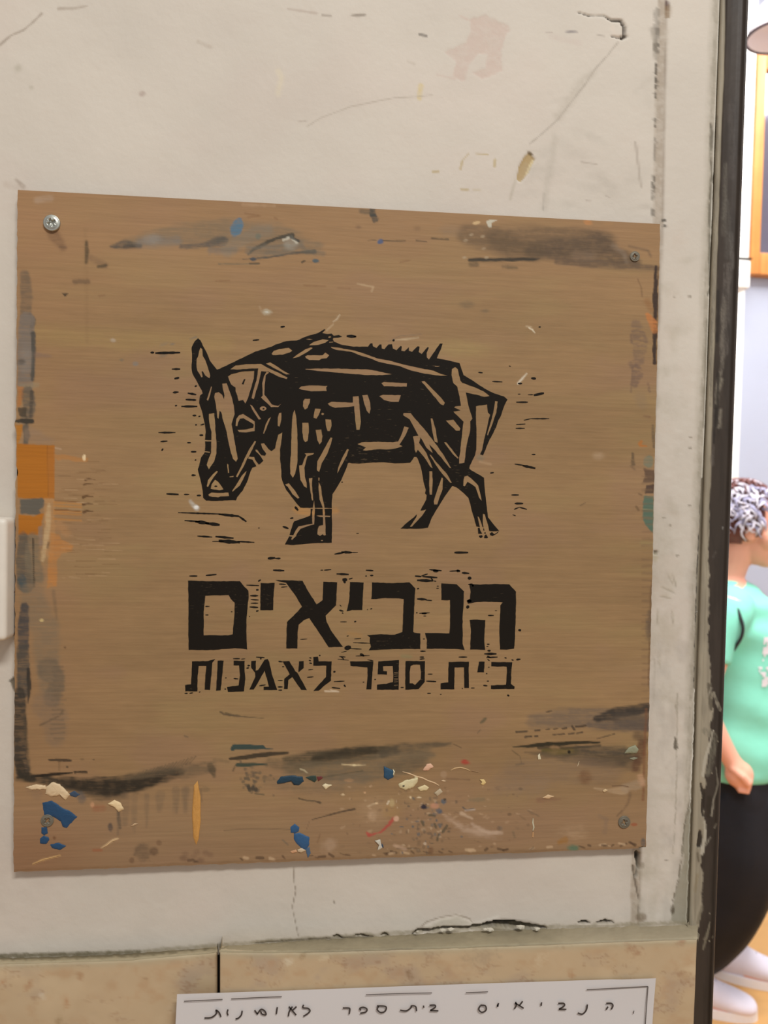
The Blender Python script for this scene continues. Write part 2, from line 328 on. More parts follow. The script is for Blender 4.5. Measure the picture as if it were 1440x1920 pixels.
pt.stroke([(870,1736),(900,1728),(935,1718)], 2.4, (216,208,194), .7, 1.5, 1.5)
pt.stroke([(940,1722),(990,1727),(1010,1733)], 1.1, (140,128,112), .6)
for a, b in (((625,1757),(640,1758)),((665,1755),(690,1757)),((716,1753),(728,1756)),((1085,1730),(1105,1731)),((1120,1731),(1150,1729))):
    pt.stroke([a, ((a[0]+b[0])/2, min(a[1], b[1])-1.5), b], [1, 2.8, 1], (58,50,36), .9, .8, .8, (4, 4), h=-0.003)
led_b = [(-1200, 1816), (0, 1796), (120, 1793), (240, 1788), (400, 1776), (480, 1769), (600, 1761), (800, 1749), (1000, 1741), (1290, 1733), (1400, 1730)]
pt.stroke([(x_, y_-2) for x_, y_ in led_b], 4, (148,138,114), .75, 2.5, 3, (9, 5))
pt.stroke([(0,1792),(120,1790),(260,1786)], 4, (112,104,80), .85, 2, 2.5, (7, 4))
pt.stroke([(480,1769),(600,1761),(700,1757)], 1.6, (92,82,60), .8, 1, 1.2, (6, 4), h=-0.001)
# cracks near the left of the board
pt.poly([(17,1276),(31,1264),(36,1300),(27,1296)], (104,94,74), .85, 1.5, 1.5); pt.stroke([(18,1277),(30,1270)], 1.6, (54,46,34), .9)
V = PA(X, Yg, 0.0)
H = pt.H+(fbm(X/90, Yg/90, 77, 3)-.5)*0.0006+(fbm(X/14, Yg/14, 78, 2)-.5)*0.00004*(1+6*ss(1180, 1240, X)*ss(500, 900, Yg)+2*ss(1600, 1700, Yg))
# rolled-over plaster edge at the fissure
H -= 0.0005*ss(7, 0, (Fr[:, None]-X))
V[..., 1] -= H
for e in (V[:, -1],): pass
Vb = V[:, -1:, :].copy(); Vb[..., 1] += 0.006
V2 = np.concatenate([V, Vb], 1); C2 = np.concatenate([pt.C, pt.C[:, -1:]*0.9], 1)
wall = link('wall_front', grid_mesh('wall_front', V2, C2), M_wall, kind='structure', label='off-white worn plaster wall that the plywood sign is screwed to')

def box(name, x0, x1, y0, y1, z0, z1, m, parent=None, bev=0.0, seg=2, **kw):
    bm = bmesh.new(); r = bmesh.ops.create_cube(bm, size=1)
    bmesh.ops.scale(bm, vec=(x1-x0, y1-y0, z1-z0), verts=bm.verts); bmesh.ops.translate(bm, vec=((x0+x1)/2, (y0+y1)/2, (z0+z1)/2), verts=bm.verts)
    if bev: bmesh.ops.bevel(bm, geom=bm.edges[:], offset=bev, segments=seg, profile=0.7, affect='EDGES')
    return link(name, bm_mesh(name, bm), m, parent, smooth=bool(bev), **kw)
xE = P(1369, 960, .004).x           # right edge of the metal frame
M_white = mat('white_wall_paint', (232, 232, 236), rough=0.7, var=0.02, vscale=3)
box('wall_core', -3.0, xE-0.004, 0.010, 0.14, 0, 3.9, M_white, wall)
box('wall_front_far', xE+1.0, 4.2, 0.0, 0.14, 0, 3.9, M_white, kind='structure')
box('trim_2', xE-0.004, xE+1.0, 0.0, 0.14, 2.25, 3.9, M_white, kind='structure', label='plain wall above the doorway')

# ------------------------------------------------------------------ metal door frame
px960 = [(1286, -.0028), (1306, -.0028), (1317, -.0020), (1318, .0002), (1320.5, .0012), (1324, .0018), (1328, .0015), (1330, .0008), (1340, .0006), (1352, .0008), (1360, .0016), (1366, .0034), (1368, .0036), (1369, .0030), (1369.3, 0.0), (1369.3, -.02), (1369.3, -.14)]
xsP = np.array([P(p, 960, o).x if o > -.01 else xE for p, o in px960]); of = np.array([o for _, o in px960])
tt = np.arange(len(px960)); td = np.concatenate([np.linspace(0, 13, 60), [14, 15, 16]])
xw = np.interp(td, tt, xsP); ow = np.interp(td, tt, of)
ztop = 2.25; zz = np.concatenate([np.linspace(ztop, P(1369, -20).z, 10), np.linspace(P(1369, -18).z, P(1369, 1940).z, 700), np.linspace(P(1369, 1990).z, 0.0, 20)])
VF = np.zeros((len(zz), len(td), 3)); VF[..., 0] = xw[None]; VF[..., 1] = -ow[None]; VF[..., 2] = zz[:, None]
cw = np.stack([VF[..., 0], VF[..., 1]+DIST, -(VF[..., 2]-CAMZ)], -1)
cc = cw[..., :1]*hh+cw[..., 1:2]*nn+cw[..., 2:]*dn
FX = 720+F*cc[..., 0]/cc[..., 2]; FY = 960+F*cc[..., 1]/cc[..., 2]
fp = Painter(FX, FY, (63, 54, 46), 40)
Rtab = [(0, 1360), (150, 1357), (300, 1351), (600, 1341), (800, 1335), (1000, 1329), (1100, 1329), (1200, 1328), (1250, 1330), (1330, 1337), (1400, 1328), (1500, 1318), (1560, 1322), (1600, 1315), (1700, 1318), (1745, 1306)]
fp.tx = (2.2, 16, .6)
Rl = interp(Rtab, FY)+(fbm(FX/9, FY/14, 6, 4)-.5)*9*ss(850, 1100, FY)+(fbm(FX/20, FY/60, 8, 3)-.5)*3
be = (1-ss(-1.6, 1.6, FX-Rl))*(1-ss(1738, 1752, FY+(FX-1310)*0.4))
fp.C = fp.C*(1-be[..., None])+lin((158, 148, 128))*be[..., None]
fp.C *= (1-.18*ss(.4, .7, fbm(FX/8, FY/70, 4, 3)))[..., None]
for x0, y0, x1, y1, w_, c_, a_, d_ in ((1343,220,1338,620,4,(118,110,96),.6,.2),(1364,500,1357,660,8,(98,90,82),.75,.35),(1357,560,1353,700,4,(118,110,98),.8,.4),(1362,380,1366,480,7,(84,78,70),.6,.3),(1371,200,1373,330,6,(82,74,68),.5,.3),(1350,700,1343,760,4,(120,112,98),.9,.3),(1352,712,1347,730,3,(132,124,108),.9,.1),(1350,770,1348,800,4,(124,116,102),.9,.15),(1340,770,1336,870,3,(96,88,80),.7,.3),(1361,310,1358,440,4,(112,106,94),.5,.3),(1335,580,1332,760,2.5,(96,90,78),.6,.25),(1371,440,1374,500,4,(110,104,96),.4,.3)):
    fp.stroke([(x0, y0), (x1, y1)], w_, c_, a_, 2.5, 3, (5, 20), dry=d_, ds=(4, 22))
for x0, y0, x1, y1, w_ in ((1347,545,1345,640,2.2),(1347,700,1343,800,3),(1342,760,1338,830,2)):
    fp.stroke([(x0, y0), (x1, y1)], w_, (44,38,32), .8, 1.6, 2, (4, 14))
fp.ell(1355, 990, 2.2, 1.8, (120,116,110), .9); fp.stroke([(1342,1035),(1337,1045)], 1.6, (92,84,76), .7)
# flaking paint low on the frame
fp.stroke([(1329,1285),(1333,1330)], 3.6, (84,76,62), .8, 1.5, 2, (5, 7), dry=.3, ds=(5, 9)); fp.stroke([(1334,1290),(1330,1300)], 1.8, (176,168,150), .8)
fp.stroke([(1338,1300),(1350,1330)], 3, (150,142,124), .8, 1, 2, (4, 8), dry=.45, ds=(4, 8))
fp.stroke([(1337,1370),(1330,1400),(1322,1425),(1318,1455)], [1.2, 3, 3.4, 2], (178,170,152), .95, 1, 1.4, (4, 10)); fp.stroke([(1322,1370),(1340,1380),(1334,1430),(1328,1450)], 6, (120,114,98), .7, 2, 3, (5, 9), dry=.3, ds=(4, 12))
fp.stroke([(1343,1440),(1346,1470),(1338,1500),(1334,1530)], [1, 2, 1.6, 2], (140,132,116), .85, 1, 1.2, (4, 8), dry=.3, ds=(5, 10))
fp.stroke([(1314,1470),(1319,1490),(1317,1515),(1318,1530)], [2, 3, 3.4, 2.2], (48,40,32), .95, .9, 1.4, (4, 6), h=-0.0006)
fp.stroke([(1330,1495),(1328,1530)], 4, (52,44,34), .9, 1, 1.4); fp.stroke([(1313,1560),(1312,1585)], [3, 5], (44,36,28), .95, .9, 1.2, h=-0.0006)
fp.stroke([(1321,1540),(1322,1570),(1316,1600)], [2, 3, 3.4], (182,174,156), .9, 1, 1.5, (4, 7)); fp.stroke([(1332,1570),(1323,1585)], 1, (168,160,142), .9); fp.stroke([(1343,1545),(1340,1552)], 1.4, (140,132,116), .8)
fp.stroke([(1308,1600),(1310,1615)], 2.2, (90,80,62), .8); fp.stroke([(1308,1640),(1303,1670)], 3, (138,124,96), .6, 2, 2)
fp.stroke([(1316,1700),(1308,1730)], 2.6, (120,112,94), .8, 1.5, 1.5); fp.stroke([(1331,1730),(1325,1755),(1318,1780)], [1.4, 2.6, 1.4], (126,118,100), .8, 1, 1.6, (4, 6))
for q in ((1331,1712),(1336,1757),(1330,1765),(1320,1760),(1346,1390),(1335,1450)): fp.ell(*q, 1.6, 1.4, (150,140,120), .8)
VF[..., 1] -= fp.H
link('trim_1', grid_mesh('trim_1', VF, fp.C), M_frame, kind='structure', label='dark brown metal door frame with flaking cream paint')

# ------------------------------------------------------------------ stone wainscot with cement ledge (parts of the wall)
led_f = [(-1200, 1822), (0, 1806), (120, 1803), (240, 1799), (400, 1785), (410, 1782), (412, 1783), (480, 1785), (600, 1784), (800, 1778), (1000, 1771), (1300, 1760), (1400, 1757)]
def slab(name, x0, x1b, x1t, off, seed):
    xs_ = np.arange(x0, x1t+.01, 3.0 if x0 > -200 else 5.0); xs_ = xs_[xs_ >= x0]
    rows = np.concatenate([np.linspace(0, 1, 60), np.linspace(1.1, 22, 26)])
    XX = np.repeat(xs_[None], len(rows), 0); top = interp([(a, b) for a, b in led_f], XX)
    YY = top+rows[:, None]*160
    XX = XX+(rows[:, None]*160/160*(x1b-x1t))*ss(x1t-200, x1t, XX)
    p = Painter(XX, YY, (190, 167, 134), seed); p.tx = (10, 10, .6)
    n1 = fbm(XX/70, YY/45, seed, 4); n2 = fbm(XX/30, YY/22, seed+9, 4); n3 = fbm(XX/120+3, YY/70, seed+21, 3)
    a = ss(.5, .75, n1)[..., None]; p.C = p.C*(1-.6*a)+lin((168, 148, 128))*.6*a
    a = ss(.48, .85, n2)[..., None]*.6; p.C = p.C*(1-a*.6)+lin((176, 136, 98))*a*.6
    a = ss(.55, .72, n3)[..., None]*.6; p.C = p.C*(1-a)+lin((202, 180, 146))*a
    a = (1-ss(0, .035, np.abs(n2-.5)))[..., None]*ss(.45, .6, n1)[..., None]*.35; p.C = p.C*(1-a)+lin((140, 96, 62))*a
    a = (1-ss(.02, .12, rows))[:, None, None]*.6; p.C = p.C*(1-a)+lin((176, 166, 138))*a
    for sx, sy, r, c in ((52,1850,9,(160,112,74)),(80,1868,7,(214,206,186)),(148,1830,9,(158,116,78)),(4,1842,6,(170,118,78)),(273,1834,4,(122,88,56)),(110,1916,8,(132,104,62)),(540,1803,9,(214,204,178)),(568,1794,7,(140,112,76)),(608,1795,8,(212,196,164)),(770,1829,9,(120,88,56)),(1188,1780,14,(150,106,76)),(1274,1768,8,(156,110,82)),(1285,1830,14,(146,104,70)),(1072,1825,9,(168,118,78)),(1015,1799,13,(206,190,158)),(1070,1860,9,(188,140,96)),(124,1880,10,(174,124,84)),(900,1796,30,(160,142,116))):
        p.ell(sx, sy, r, r*.6, c, .6, sx*37 % 180, .8, 1.0, (7, 6))
    Vv = PA(XX, YY, off)
    Vv[..., 1] -= (fbm(XX/50, YY/50, seed+2, 3)-.5)*.0006
    Vv[0, :, 1] += .0012; Vv[1, :, 1] += .0003
    # sides + top going back into the wall
    back = Vv.copy(); L = Vv[:, :1].copy(); L[..., 1] = .004; R = Vv[:, -1:].copy(); R[..., 1] = .004
    R0 = Vv[:, -1:].copy(); R0[..., 0] += .0006; R0[..., 1] += .001
    Vv2 = np.concatenate([L, Vv, R0, R], 1); CC = np.concatenate([p.C[:, :1], p.C, p.C[:, -1:], p.C[:, -1:]], 1)
    Tp = Vv2[:1].copy(); Tp[..., 1] = .004; Tp[..., 2] -= .008
    Vv2 = np.concatenate([Tp, Vv2], 0); CC = np.concatenate([CC[:1], CC], 0)
    return link(name, grid_mesh(name, Vv2, CC), M_stone, wall)
OFF_L, OFF_R = .009, .016
s1 = slab('stone_slab', -1200, 409, 408.5, OFF_L, 2); s2 = slab('stone_slab', 412.5, 1303, 1309, OFF_R, 7)
s1['label'] = 'left beige stone slab with rusty veins'; s2['label'] = 'right beige stone slab behind the paper'
bgp = box('joint_shadow_gap', P(400, 1850, .004).x, P(424, 1850, .004).x, -.003, .0, P(410, 3000).z, P(410, 1790).z, M_gap, wall)
bgp.name = 'slab_joint'
def ledge(name, xa, xb, off, seed):
    xs_ = np.arange(xa, xb+.1, 3.0 if xa > -500 else 6.0); t = np.linspace(0, 1, 12)
    yb = interp(led_b, xs_)+(fbm(xs_/11, xs_*0, seed, 3)-.5)*3; yf = interp(led_f, xs_)+(fbm(xs_/30, xs_*0, seed+3, 3)-.5)*2
    A = PA(xs_, yb, -.001); B = PA(xs_, yf, off+.0002)
    tv = t[:, None, None]; V_ = A[None]*(1-tv)+B[None]*tv
    V_[..., 2] += (np.sin(t*math.pi)*.0006)[:, None]
    PX = np.repeat(xs_[None], 12, 0); PY = yb[None]*(1-t[:, None])+yf[None]*t[:, None]
    p = Painter(PX, PY, (146, 135, 110), seed)
    p.C *= (1+.25*(fbm(PX/30, PY/8, seed, 4)-.5))[..., None]
    a = (1-ss(0, .5, (1-t)[:, None]*np.ones_like(PX)))[..., None]*ss(.35, .6, fbm(PX/40, PY/5, seed+1, 3))[..., None]; p.C = p.C*(1-.35*a)+lin((174, 162, 132))*.35*a
    a = (1-ss(430, 640, PX))[..., None]*.8; p.C = p.C*(1-a)+lin((172, 158, 128))*a
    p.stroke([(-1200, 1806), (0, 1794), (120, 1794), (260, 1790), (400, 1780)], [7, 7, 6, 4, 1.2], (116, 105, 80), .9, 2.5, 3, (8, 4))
    a = ss(1000, 1120, PX)[..., None]*.6; p.C = p.C*(1-a)+lin((166, 154, 130))*a
    V_[..., 2] += (fbm(PX/8, PY/4, seed+5, 3)-.5)*.0006
    lip = V_[-1:].copy(); lip[..., 2] -= .0016; lip[..., 1] += .0008
    V_ = np.concatenate([V_, lip]); CC = np.concatenate([p.C, p.C[-1:]])
    return link(name, grid_mesh(name, V_, CC), M_cement, wall)
ledge('cement_ledge', -1200, 409, OFF_L, 4); ledge('cement_ledge', 411, 1310, OFF_R, 5)
# mitred end of the ledge beside the frame
e0, e1, e2, e3 = P(1286, 1733, 0), P(1309, 1761, OFF_R), P(1312, 1752, .004), P(1291, 1728, 0)
me = mesh('ledge_return', [e0, e1, e1-Vector((0, 0, .002)), e2, e3], [(0, 1, 3), (0, 3, 4), (1, 2, 3)]); at = me.color_attributes.new('paint', 'FLOAT_COLOR', 'POINT')
for d in at.data: d.color = (*lin((128, 118, 98)), 1)
link('ledge_return', me, M_cement, wall)
# loose chips of plaster standing on the ledge
rr = random.Random(5)
for i in range(9):
    px = rr.uniform(770, 1010); b_ = P(px, 1744+rr.uniform(-2, 3)-(px-770)*.02, .004); s = rr.uniform(.0008, .0022)
    bm = bmesh.new(); bmesh.ops.create_icosphere(bm, subdivisions=1, radius=s)
    for v in bm.verts: v.co = Vector((v.co.x*rr.uniform(.8, 1.8), v.co.y*.8, v.co.z*rr.uniform(.5, .9)))+b_
    c = link('plaster_chip', bm_mesh('plaster_chip', bm), mat('plaster_chip_%d' % i, (196, 188, 170), rough=.8), wall)

# ------------------------------------------------------------------ plywood sign
TH = .006
cTL, cTR, cBR, cBL = P(33, 356, TH), P(1238, 420, TH), P(1211, 1590, TH), P(25, 1635, TH)
nx, ny = 602, 640
uu = np.linspace(0, 1, nx); vv = np.linspace(0, 1, ny); U, Vv = np.meshgrid(uu, vv)
c4 = [np.array(c) for c in (cTL, cTR, cBR, cBL)]
BV = (c4[0]*(1-U[..., None])+c4[1]*U[..., None])*(1-Vv[..., None])+(c4[3]*(1-U[..., None])+c4[2]*U[..., None])*Vv[..., None]
def pxof(A):
    cw = np.stack([A[..., 0], A[..., 1]+DIST, -(A[..., 2]-CAMZ)], -1); cc = cw[..., :1]*hh+cw[..., 1:2]*nn+cw[..., 2:]*dn
    return 720+F*cc[..., 0]/cc[..., 2], 960+F*cc[..., 1]/cc[..., 2]
BX, BY = pxof(BV)
# ragged edges (left edge notches)
nl = (fbm(BY[:, :1]/16, BY[:, :1]*0, 3, 3)-.5)*.0009
BV[:, 0, 0] += nl[:, 0]; BV[:, -1, 0] += ((fbm(BY[:, -1:]/14, BY[:, -1:]*0, 8, 3)-.5)*.0007)[:, 0]
BV[-1, :, 2] += (fbm(BX[-1]/18, BX[-1]*0, 4, 3)-.5)*.0008
nt_ = np.exp(-((BY[:, 0]-885)/9)**2)*.0014+np.exp(-((BY[:, 0]-795)/10)**2)*-.0008; BV[:, 0, 0] += nt_
BV[-1, -8:, 2] += .0008
b = Painter(BX, BY, (150, 120, 83), 200)
b.C *= (1+.16*(fbm(BX/220, BY/90, 61, 4)-.5)+.10*(fbm(BX/46, BY/22, 64, 4)-.5)+.10*(fbm(BX/24, BY/5, 65, 3)-.5))[..., None]
a = ss(.5, .8, fbm(BX/150, BY/90, 62, 3))[..., None]*.5; b.C = b.C*(1-a)+lin((150, 118, 90))*a
a = ss(.5, .8, fbm(BX/170+9, BY/50, 63, 3))[..., None]*.4; b.C = b.C*(1-a)+lin((152, 129, 86))*a
a = ((1-ss(420, 640, BY))*.5)[..., None]; b.C = b.C*(1-a)+lin((158, 122, 86))*a
a = ((1-ss(30, 300, BX))*.35)[..., None]; b.C = b.C*(1-a)+lin((160, 120, 84))*a
a = (ss(1440, 1560, BY)*.6)[..., None]; b.C = b.C*(1-a)+lin((150, 120, 91))*a
a = (ss(1500, 1600, BY)*(1-ss(60, 240, BX))*.6)[..., None]; b.C = b.C*(1-a)+lin((140, 102, 72))*a
D1, D2, G1, G2 = (62, 54, 42), (88, 78, 64), (118, 104, 84), (134, 116, 92)
S = b.stroke; E = b.ell; PO = b.poly; b.tx = (30, 2.2, .36)
kd = dict(rag=4, rs=(14, 5), soft=4)
# scratches / yellow stains
S([(60,625),(300,640),(420,645)], 18, (160,134,84), .45, 14, 8, (60, 14)); E(310, 595, 60, 22, (146,116,76), .35, 0, .9); E(240, 800, 60, 30, (142,116,78), .3, 20, .9); E(870, 655, 50, 14, (160,138,88), .5, 0, .9)
S([(160,430),(163,640)], 3, (138,108,74), .4, 4, 2)
# top-left smears
S([(235,455),(330,440),(420,435),(520,440),(600,462)], [6, 20, 24, 22, 5], (126,108,84), .75, 6, 7, (40, 8), dry=.25, ds=(50, 7))
S([(208,463),(235,458),(262,460)], [2, 9, 4], (82,76,68), .9, 2.5, 2.5, (14, 5)); S([(235,462),(262,462)], 4, (66,62,56), .8, 3)
S([(262,455),(330,452)], 9, (124,116,106), .7, 6, 4, (16, 7)); E(285, 448, 14, 8, (150,146,138), .5, 0, .8)
S([(340,462),(400,458),(420,452)], [4, 7, 8], (84,80,74), .85, 3, 4, (14, 5)); S([(395,470),(440,468)], 6, (112,106,98), .6, 4, 3)
S([(400,452),(415,448)], 6, (90,84,74), .8, 3, 2); S([(425,470),(470,440),(500,432)], 12, (130,118,100), .6, 6, 3)
S([(465,478),(475,468),(500,455),(520,446),(548,442)], [2, 3, 4, 3, 5], (64,60,50), .9, 1.5, 2, (9, 3)); S([(455,486),(500,483),(550,474),(590,472)], [1, 2, 2, 4], (72,70,64), .85, 1.5, 1.5, (12, 3))
S([(470,470),(520,468),(560,460)], 10, (112,104,90), .75, 4, 4, (16, 6)); E(545, 458, 12, 10, (152,146,132), .7, -10, .5); S([(532,450),(545,444),(556,454)], 2.6, (196,190,172), .8, 1.5, 1.5, (5, 4))
S([(545,444),(560,452)], 2.4, (48,46,40), .8, 1, 1); S([(410,495),(485,495)], 1.2, (104,96,76), .7, 1.2, .8); S([(570,470),(605,475)], 5, (104,98,84), .6, 4, 2)
E(444, 426, 11, 18, (82,114,134), .95, 22, .15, .15); E(484, 443, 5, 5, (92,106,96), .8, 0, .5); E(475, 486, 6, 3.5, (62,70,78), .9); S([(468,494),(486,494)], 1.2, D1, .8, 1)
E(592, 489, 6.5, 3.5, (66,88,98), .9); S([(566,492),(571,489)], 1.6, D1, .9, .8); E(713, 453, 6, 4.5, (72,90,122), .9, -20)
S([(718,451),(760,452)], .9, D1, .85, .8, .4); S([(690,451),(705,450)], .8, D1, .6, .8); S([(780,451),(800,453)], 1.1, D1, .7, .9, .6); S([(810,447),(840,449)], 1.4, D1, .6, 1, 1)
S([(698,393),(700,404),(704,412)], [6, 6, 5], (52,58,56), .92, 2, 2.5, (5, 5)); S([(678,396),(695,398)], 4, (96,84,66), .7, 3, 2); E(672, 426, 5, 3, (120,94,70), .7, 0, .8); E(782, 428, 6, 4, (120,92,66), .6, 0, .8)
for x0, y0, x1, y1 in ((465,407,488,405),(515,408,520,411),(570,535,610,537),(634,540,656,541),(405,527,430,526),(750,492,768,488),(460,400,485,404)): S([(x0,y0),(x1,y1)], 1.6, (132,98,66), .6, 1.6, 1)
S([(670,532),(700,538),(697,546)], 1.5, (190,164,128), .6, 1.6, 1); S([(455,384),(515,386)], 2, (190,156,120), .5, 2, 1.5)
# painted drop shadow below the screw, and little marks upper left
S([(100,440),(112,455),(118,465)], [11, 9, 6], (122,92,66), .75, 5, 2); S([(112,463),(124,464)], 2, (104,80,60), .6, 2)
S([(162,452),(163,470),(162,492)], [2, 4, 3], (82,68,48), .85, 2, 1.2); S([(172,484),(196,498)], 6, (126,98,72), .6, 4, 3); S([(184,500),(198,498)], 3, (86,72,52), .85, 1.5, 1)
S([(140,528),(165,528)], 4.5, (106,84,62), .7, 2.5, 1.5, (4, 4)); PO([(116,550),(128,550),(122,557)], (66,54,40), .9, .8); S([(186,555),(196,554)], 1.6, (128,94,64), .7)
S([(70,375),(95,372)], 6, (176,152,128), .5, 4, 2)
# top-right dark band
S([(880,440),(960,455),(1060,455),(1130,455)], [20, 30, 30, 24], (112,90,66), .8, 9, 7, (50, 12), dry=.12, ds=(60, 10))
S([(1000,470),(1060,468),(1120,465),(1150,478),(1190,488)], [14, 22, 28, 18, 8], (88,72,56), .8, 7, 7, (40, 10))
S([(930,450),(1000,470)], 18, (96,78,56), .6, 9, 6, (40, 10)); S([(880,487),(930,487),(1000,486),(1012,485)], [3, 3.6, 3, 1], (52,48,40), .92, 1.5, 1.5, (20, 3))
S([(1045,490),(1110,494),(1180,498),(1235,504)], [6, 8, 8, 4], (96,78,62), .8, 3, 2, (30, 5)); S([(883,496),(893,496)], 5, (84,70,52), .7, 3, 2); S([(943,500),(968,502)], 3.5, (98,82,58), .7, 2.5, 2)
S([(1080,478),(1110,480)], 8, (128,106,84), .6, 6, 3); S([(1150,460),(1170,475),(1175,490)], 4, (140,122,102), .5, 4, 3); S([(1180,462),(1215,470),(1220,480)], 2, (96,78,62), .6, 3)
for q in ((905,443),(907,466),(873,451),(871,483),(912,483),(884,440)): E(q[0], q[1], 4, 2.4, (178,158,128), .7, -10, .5)
E(893, 418, 7, 3, (206,176,130), .9, -10, .3); PO([(911,415),(918,412),(934,412),(922,418),(921,426),(916,426)], (198,192,172), .9, .8, .6); E(1102, 417, 8, 4.5, (190,132,80), .85, 15, .4); E(1140, 420, 10, 2.5, (166,128,86), .5)
E(875, 571, 13, 7, (116,98,74), .6, 0, .6); E(909, 583, 8, 3, (116,98,74), .6, 0, .6); E(845, 432, 18, 10, (140,118,94), .5, 0, .7)
S([(1196,524),(1202,538),(1204,556)], 1.6, (118,90,62), .6, 1.4, 1); S([(1213,565),(1222,580)], 6, (142,100,60), .6, 5, 3)
# right edge
S([(1230,500),(1229,560),(1229,600),(1227,640),(1227,680)], [2.5, 5, 4, 4, 3], (56,42,36), .95, 1.3, 2.4, (4, 14)); S([(1214,590),(1224,606),(1227,620)], [4, 8, 5], (186,120,66), .9, 2, 2)
S([(1192,610),(1200,640),(1198,676)], [10, 14, 10], (116,94,78), .7, 3, 3, (8, 6), dry=.42, ds=(14, 3)); S([(1186,684),(1196,700),(1190,720)], [7, 10, 7], (112,90,76), .75, 2.5, 3, (8, 6), dry=.38, ds=(14, 3))
S([(1183,628),(1184,642)], 2.4, (112,90,76), .6, 1.5, 1.2, (5, 3)); S([(1215,720),(1218,735)], 3, (116,92,74), .6, 1.5, 1.5, dry=.4, ds=(6, 3)); S([(1200,745),(1205,758)], 9, (132,112,90), .4, 6, 3)
S([(1186,690),(1183,735)], 1.6, (120,96,76), .6, 1.5, 1); S([(1208,780),(1218,782)], 2, (122,90,66), .7); S([(1224,798),(1225,815),(1226,838)], [2, 4, 2], (100,84,64), .8, 2, 1.5)
PO([(1196,832),(1202,824),(1206,827),(1202,834),(1213,835),(1214,838),(1200,838)], (176,112,54), .85, 1, .8); S([(1186,850),(1187,870)], [2.4, 3.4], (88,72,54), .8, 2, 1.5, (4, 4)); S([(1183,874),(1190,880)], 2, (112,90,68), .6, 2)
E(1216, 866, 9, 12, (120,120,98), .9, 0, .2); PO([(1208,878),(1228,880),(1228,905),(1203,906),(1208,892)], (90,70,56), .85, 1.5, 2.5, dry=.2, ds=(10, 3)); PO([(1211,910),(1227,908),(1226,925),(1209,926)], (74,58,50), .9, 1.4, 1.5)
PO([(1208,930),(1226,930),(1225,1000),(1216,992),(1206,975),(1205,955)], (82,108,92), .92, 1.5, 2); S([(1206,955),(1224,956)], .7, (160,150,110), .7, .8); S([(1205,1018),(1224,1020)], 5, (150,134,90), .5, 5)
S([(1193,950),(1197,956)], 2.2, (110,86,60), .7, 1.5); S([(1088,948),(1097,943)], 1, (104,84,62), .7, .8); S([(1198,926),(1203,928)], 1.2, (84,64,46), .8)
E(1122, 855, 10, 6, (190,164,134), .5, 0, .8)
for yy in range(880, 1330, 13):
    S([(1205,yy),(1222,yy+(yy % 3)-1)], 1.2+(yy % 4)*.5, (126,100,74), .45, 1.6, 1.2)
S([(1222,1090),(1219,1150),(1217,1290)], [1.5, 3, 2], (100,74,54), .6, 2, 2, (4, 16)); S([(1218,1150),(1216,1195)], 6, (104,88,72), .7, 3, 2, dry=.3, ds=(10, 5))
# left edge: grey runs, orange blocks
S([(46,516),(50,560),(48,590)], [10, 11, 10], (112,94,74), .85, 3, 3, (8, 12)); S([(56,590),(63,600),(58,618)], [3, 5, 4], (78,72,62), .85, 2, 1.5, (4, 8))
S([(50,600),(49,660),(48,720)], [15, 16, 15], (122,110,98), .95, 2.4, 2.5, (8, 10)); S([(62,625),(63,660),(61,712)], [4.5, 4, 3.5], (78,74,66), .9, 1.6, 1.6, (4, 9)); E(48, 675, 12, 24, (140,132,122), .5, 0, .7); E(40, 678, 7, 5, (82,74,66), .7, 0, .6)
S([(68,665),(95,668)], [5, 2], (132,108,90), .6, 3, 2); S([(38,724),(70,722)], 4, (150,134,104), .6, 3, 2); PO([(33,724),(45,726),(44,745),(40,760),(33,765)], (170,112,60), .8, 1.5, 2)
S([(52,735),(55,760),(50,785)], [10, 12, 12], (104,92,76), .9, 2.4, 3, (8, 8), dry=.12, ds=(8, 10)); S([(60,735),(58,780)], 3.4, (74,66,56), .8, 2, 1.5); PO([(34,765),(50,764),(50,782),(36,780)], (72,62,48), .85, 1.5, 2)
S([(32,789),(50,790),(60,790)], [3, 5, 4], (58,52,42), .95, 1.3, 1.5, (5, 4)); PO([(31,797),(42,796),(41,815),(34,832),(31,830)], (172,112,38), .95, 1, 1); S([(48,800),(50,815),(48,832)], [6, 6, 5], (92,84,72), .9, 1.8, 2, (5, 7)); S([(58,815),(95,828)], [14, 6], (142,118,96), .5, 6, 4)
PO([(31,832),(102,835),(102,935),(33,934),(31,880)], (168,104,30), 1, 1.1, 1.2, (5, 9)); PO([(88,836),(102,835),(102,935),(90,934)], (164,104,44), .6, 1.5, 1); S([(89,836),(90,930)], .8, (128,78,26), .5, 1)
PO([(38,936),(80,934),(86,940),(82,950),(74,957),(78,968),(60,964),(38,963)], (94,90,80), .95, 1.4, 1.6, (7, 4)); PO([(84,935),(102,935),(103,1000),(98,1060),(84,1035),(82,960)], (178,134,86), .8, 2, 2)
PO([(34,964),(62,968),(82,962),(78,985),(70,1003),(35,1002)], (172,106,28), .98, 1.2, 1.2); S([(92,946),(90,985),(86,1010),(80,1050)], [3, 5, 5, 4], (192,164,122), .8, 2, 2, (5, 9)); S([(76,990),(76,1020)], 4, (140,118,100), .8, 2, 2); S([(91,1018),(89,1026)], 1.8, (66,52,40), .9)
PO([(96,1000),(112,1002),(115,1012),(138,1022),(136,1032),(116,1038),(108,1050),(106,1100),(88,1102),(90,1060)], (182,124,66), .85, 2, 2.5, (9, 7)); S([(110,985),(125,1000)], 8, (180,132,84), .5, 6, 4, dry=.3, ds=(26, 4))
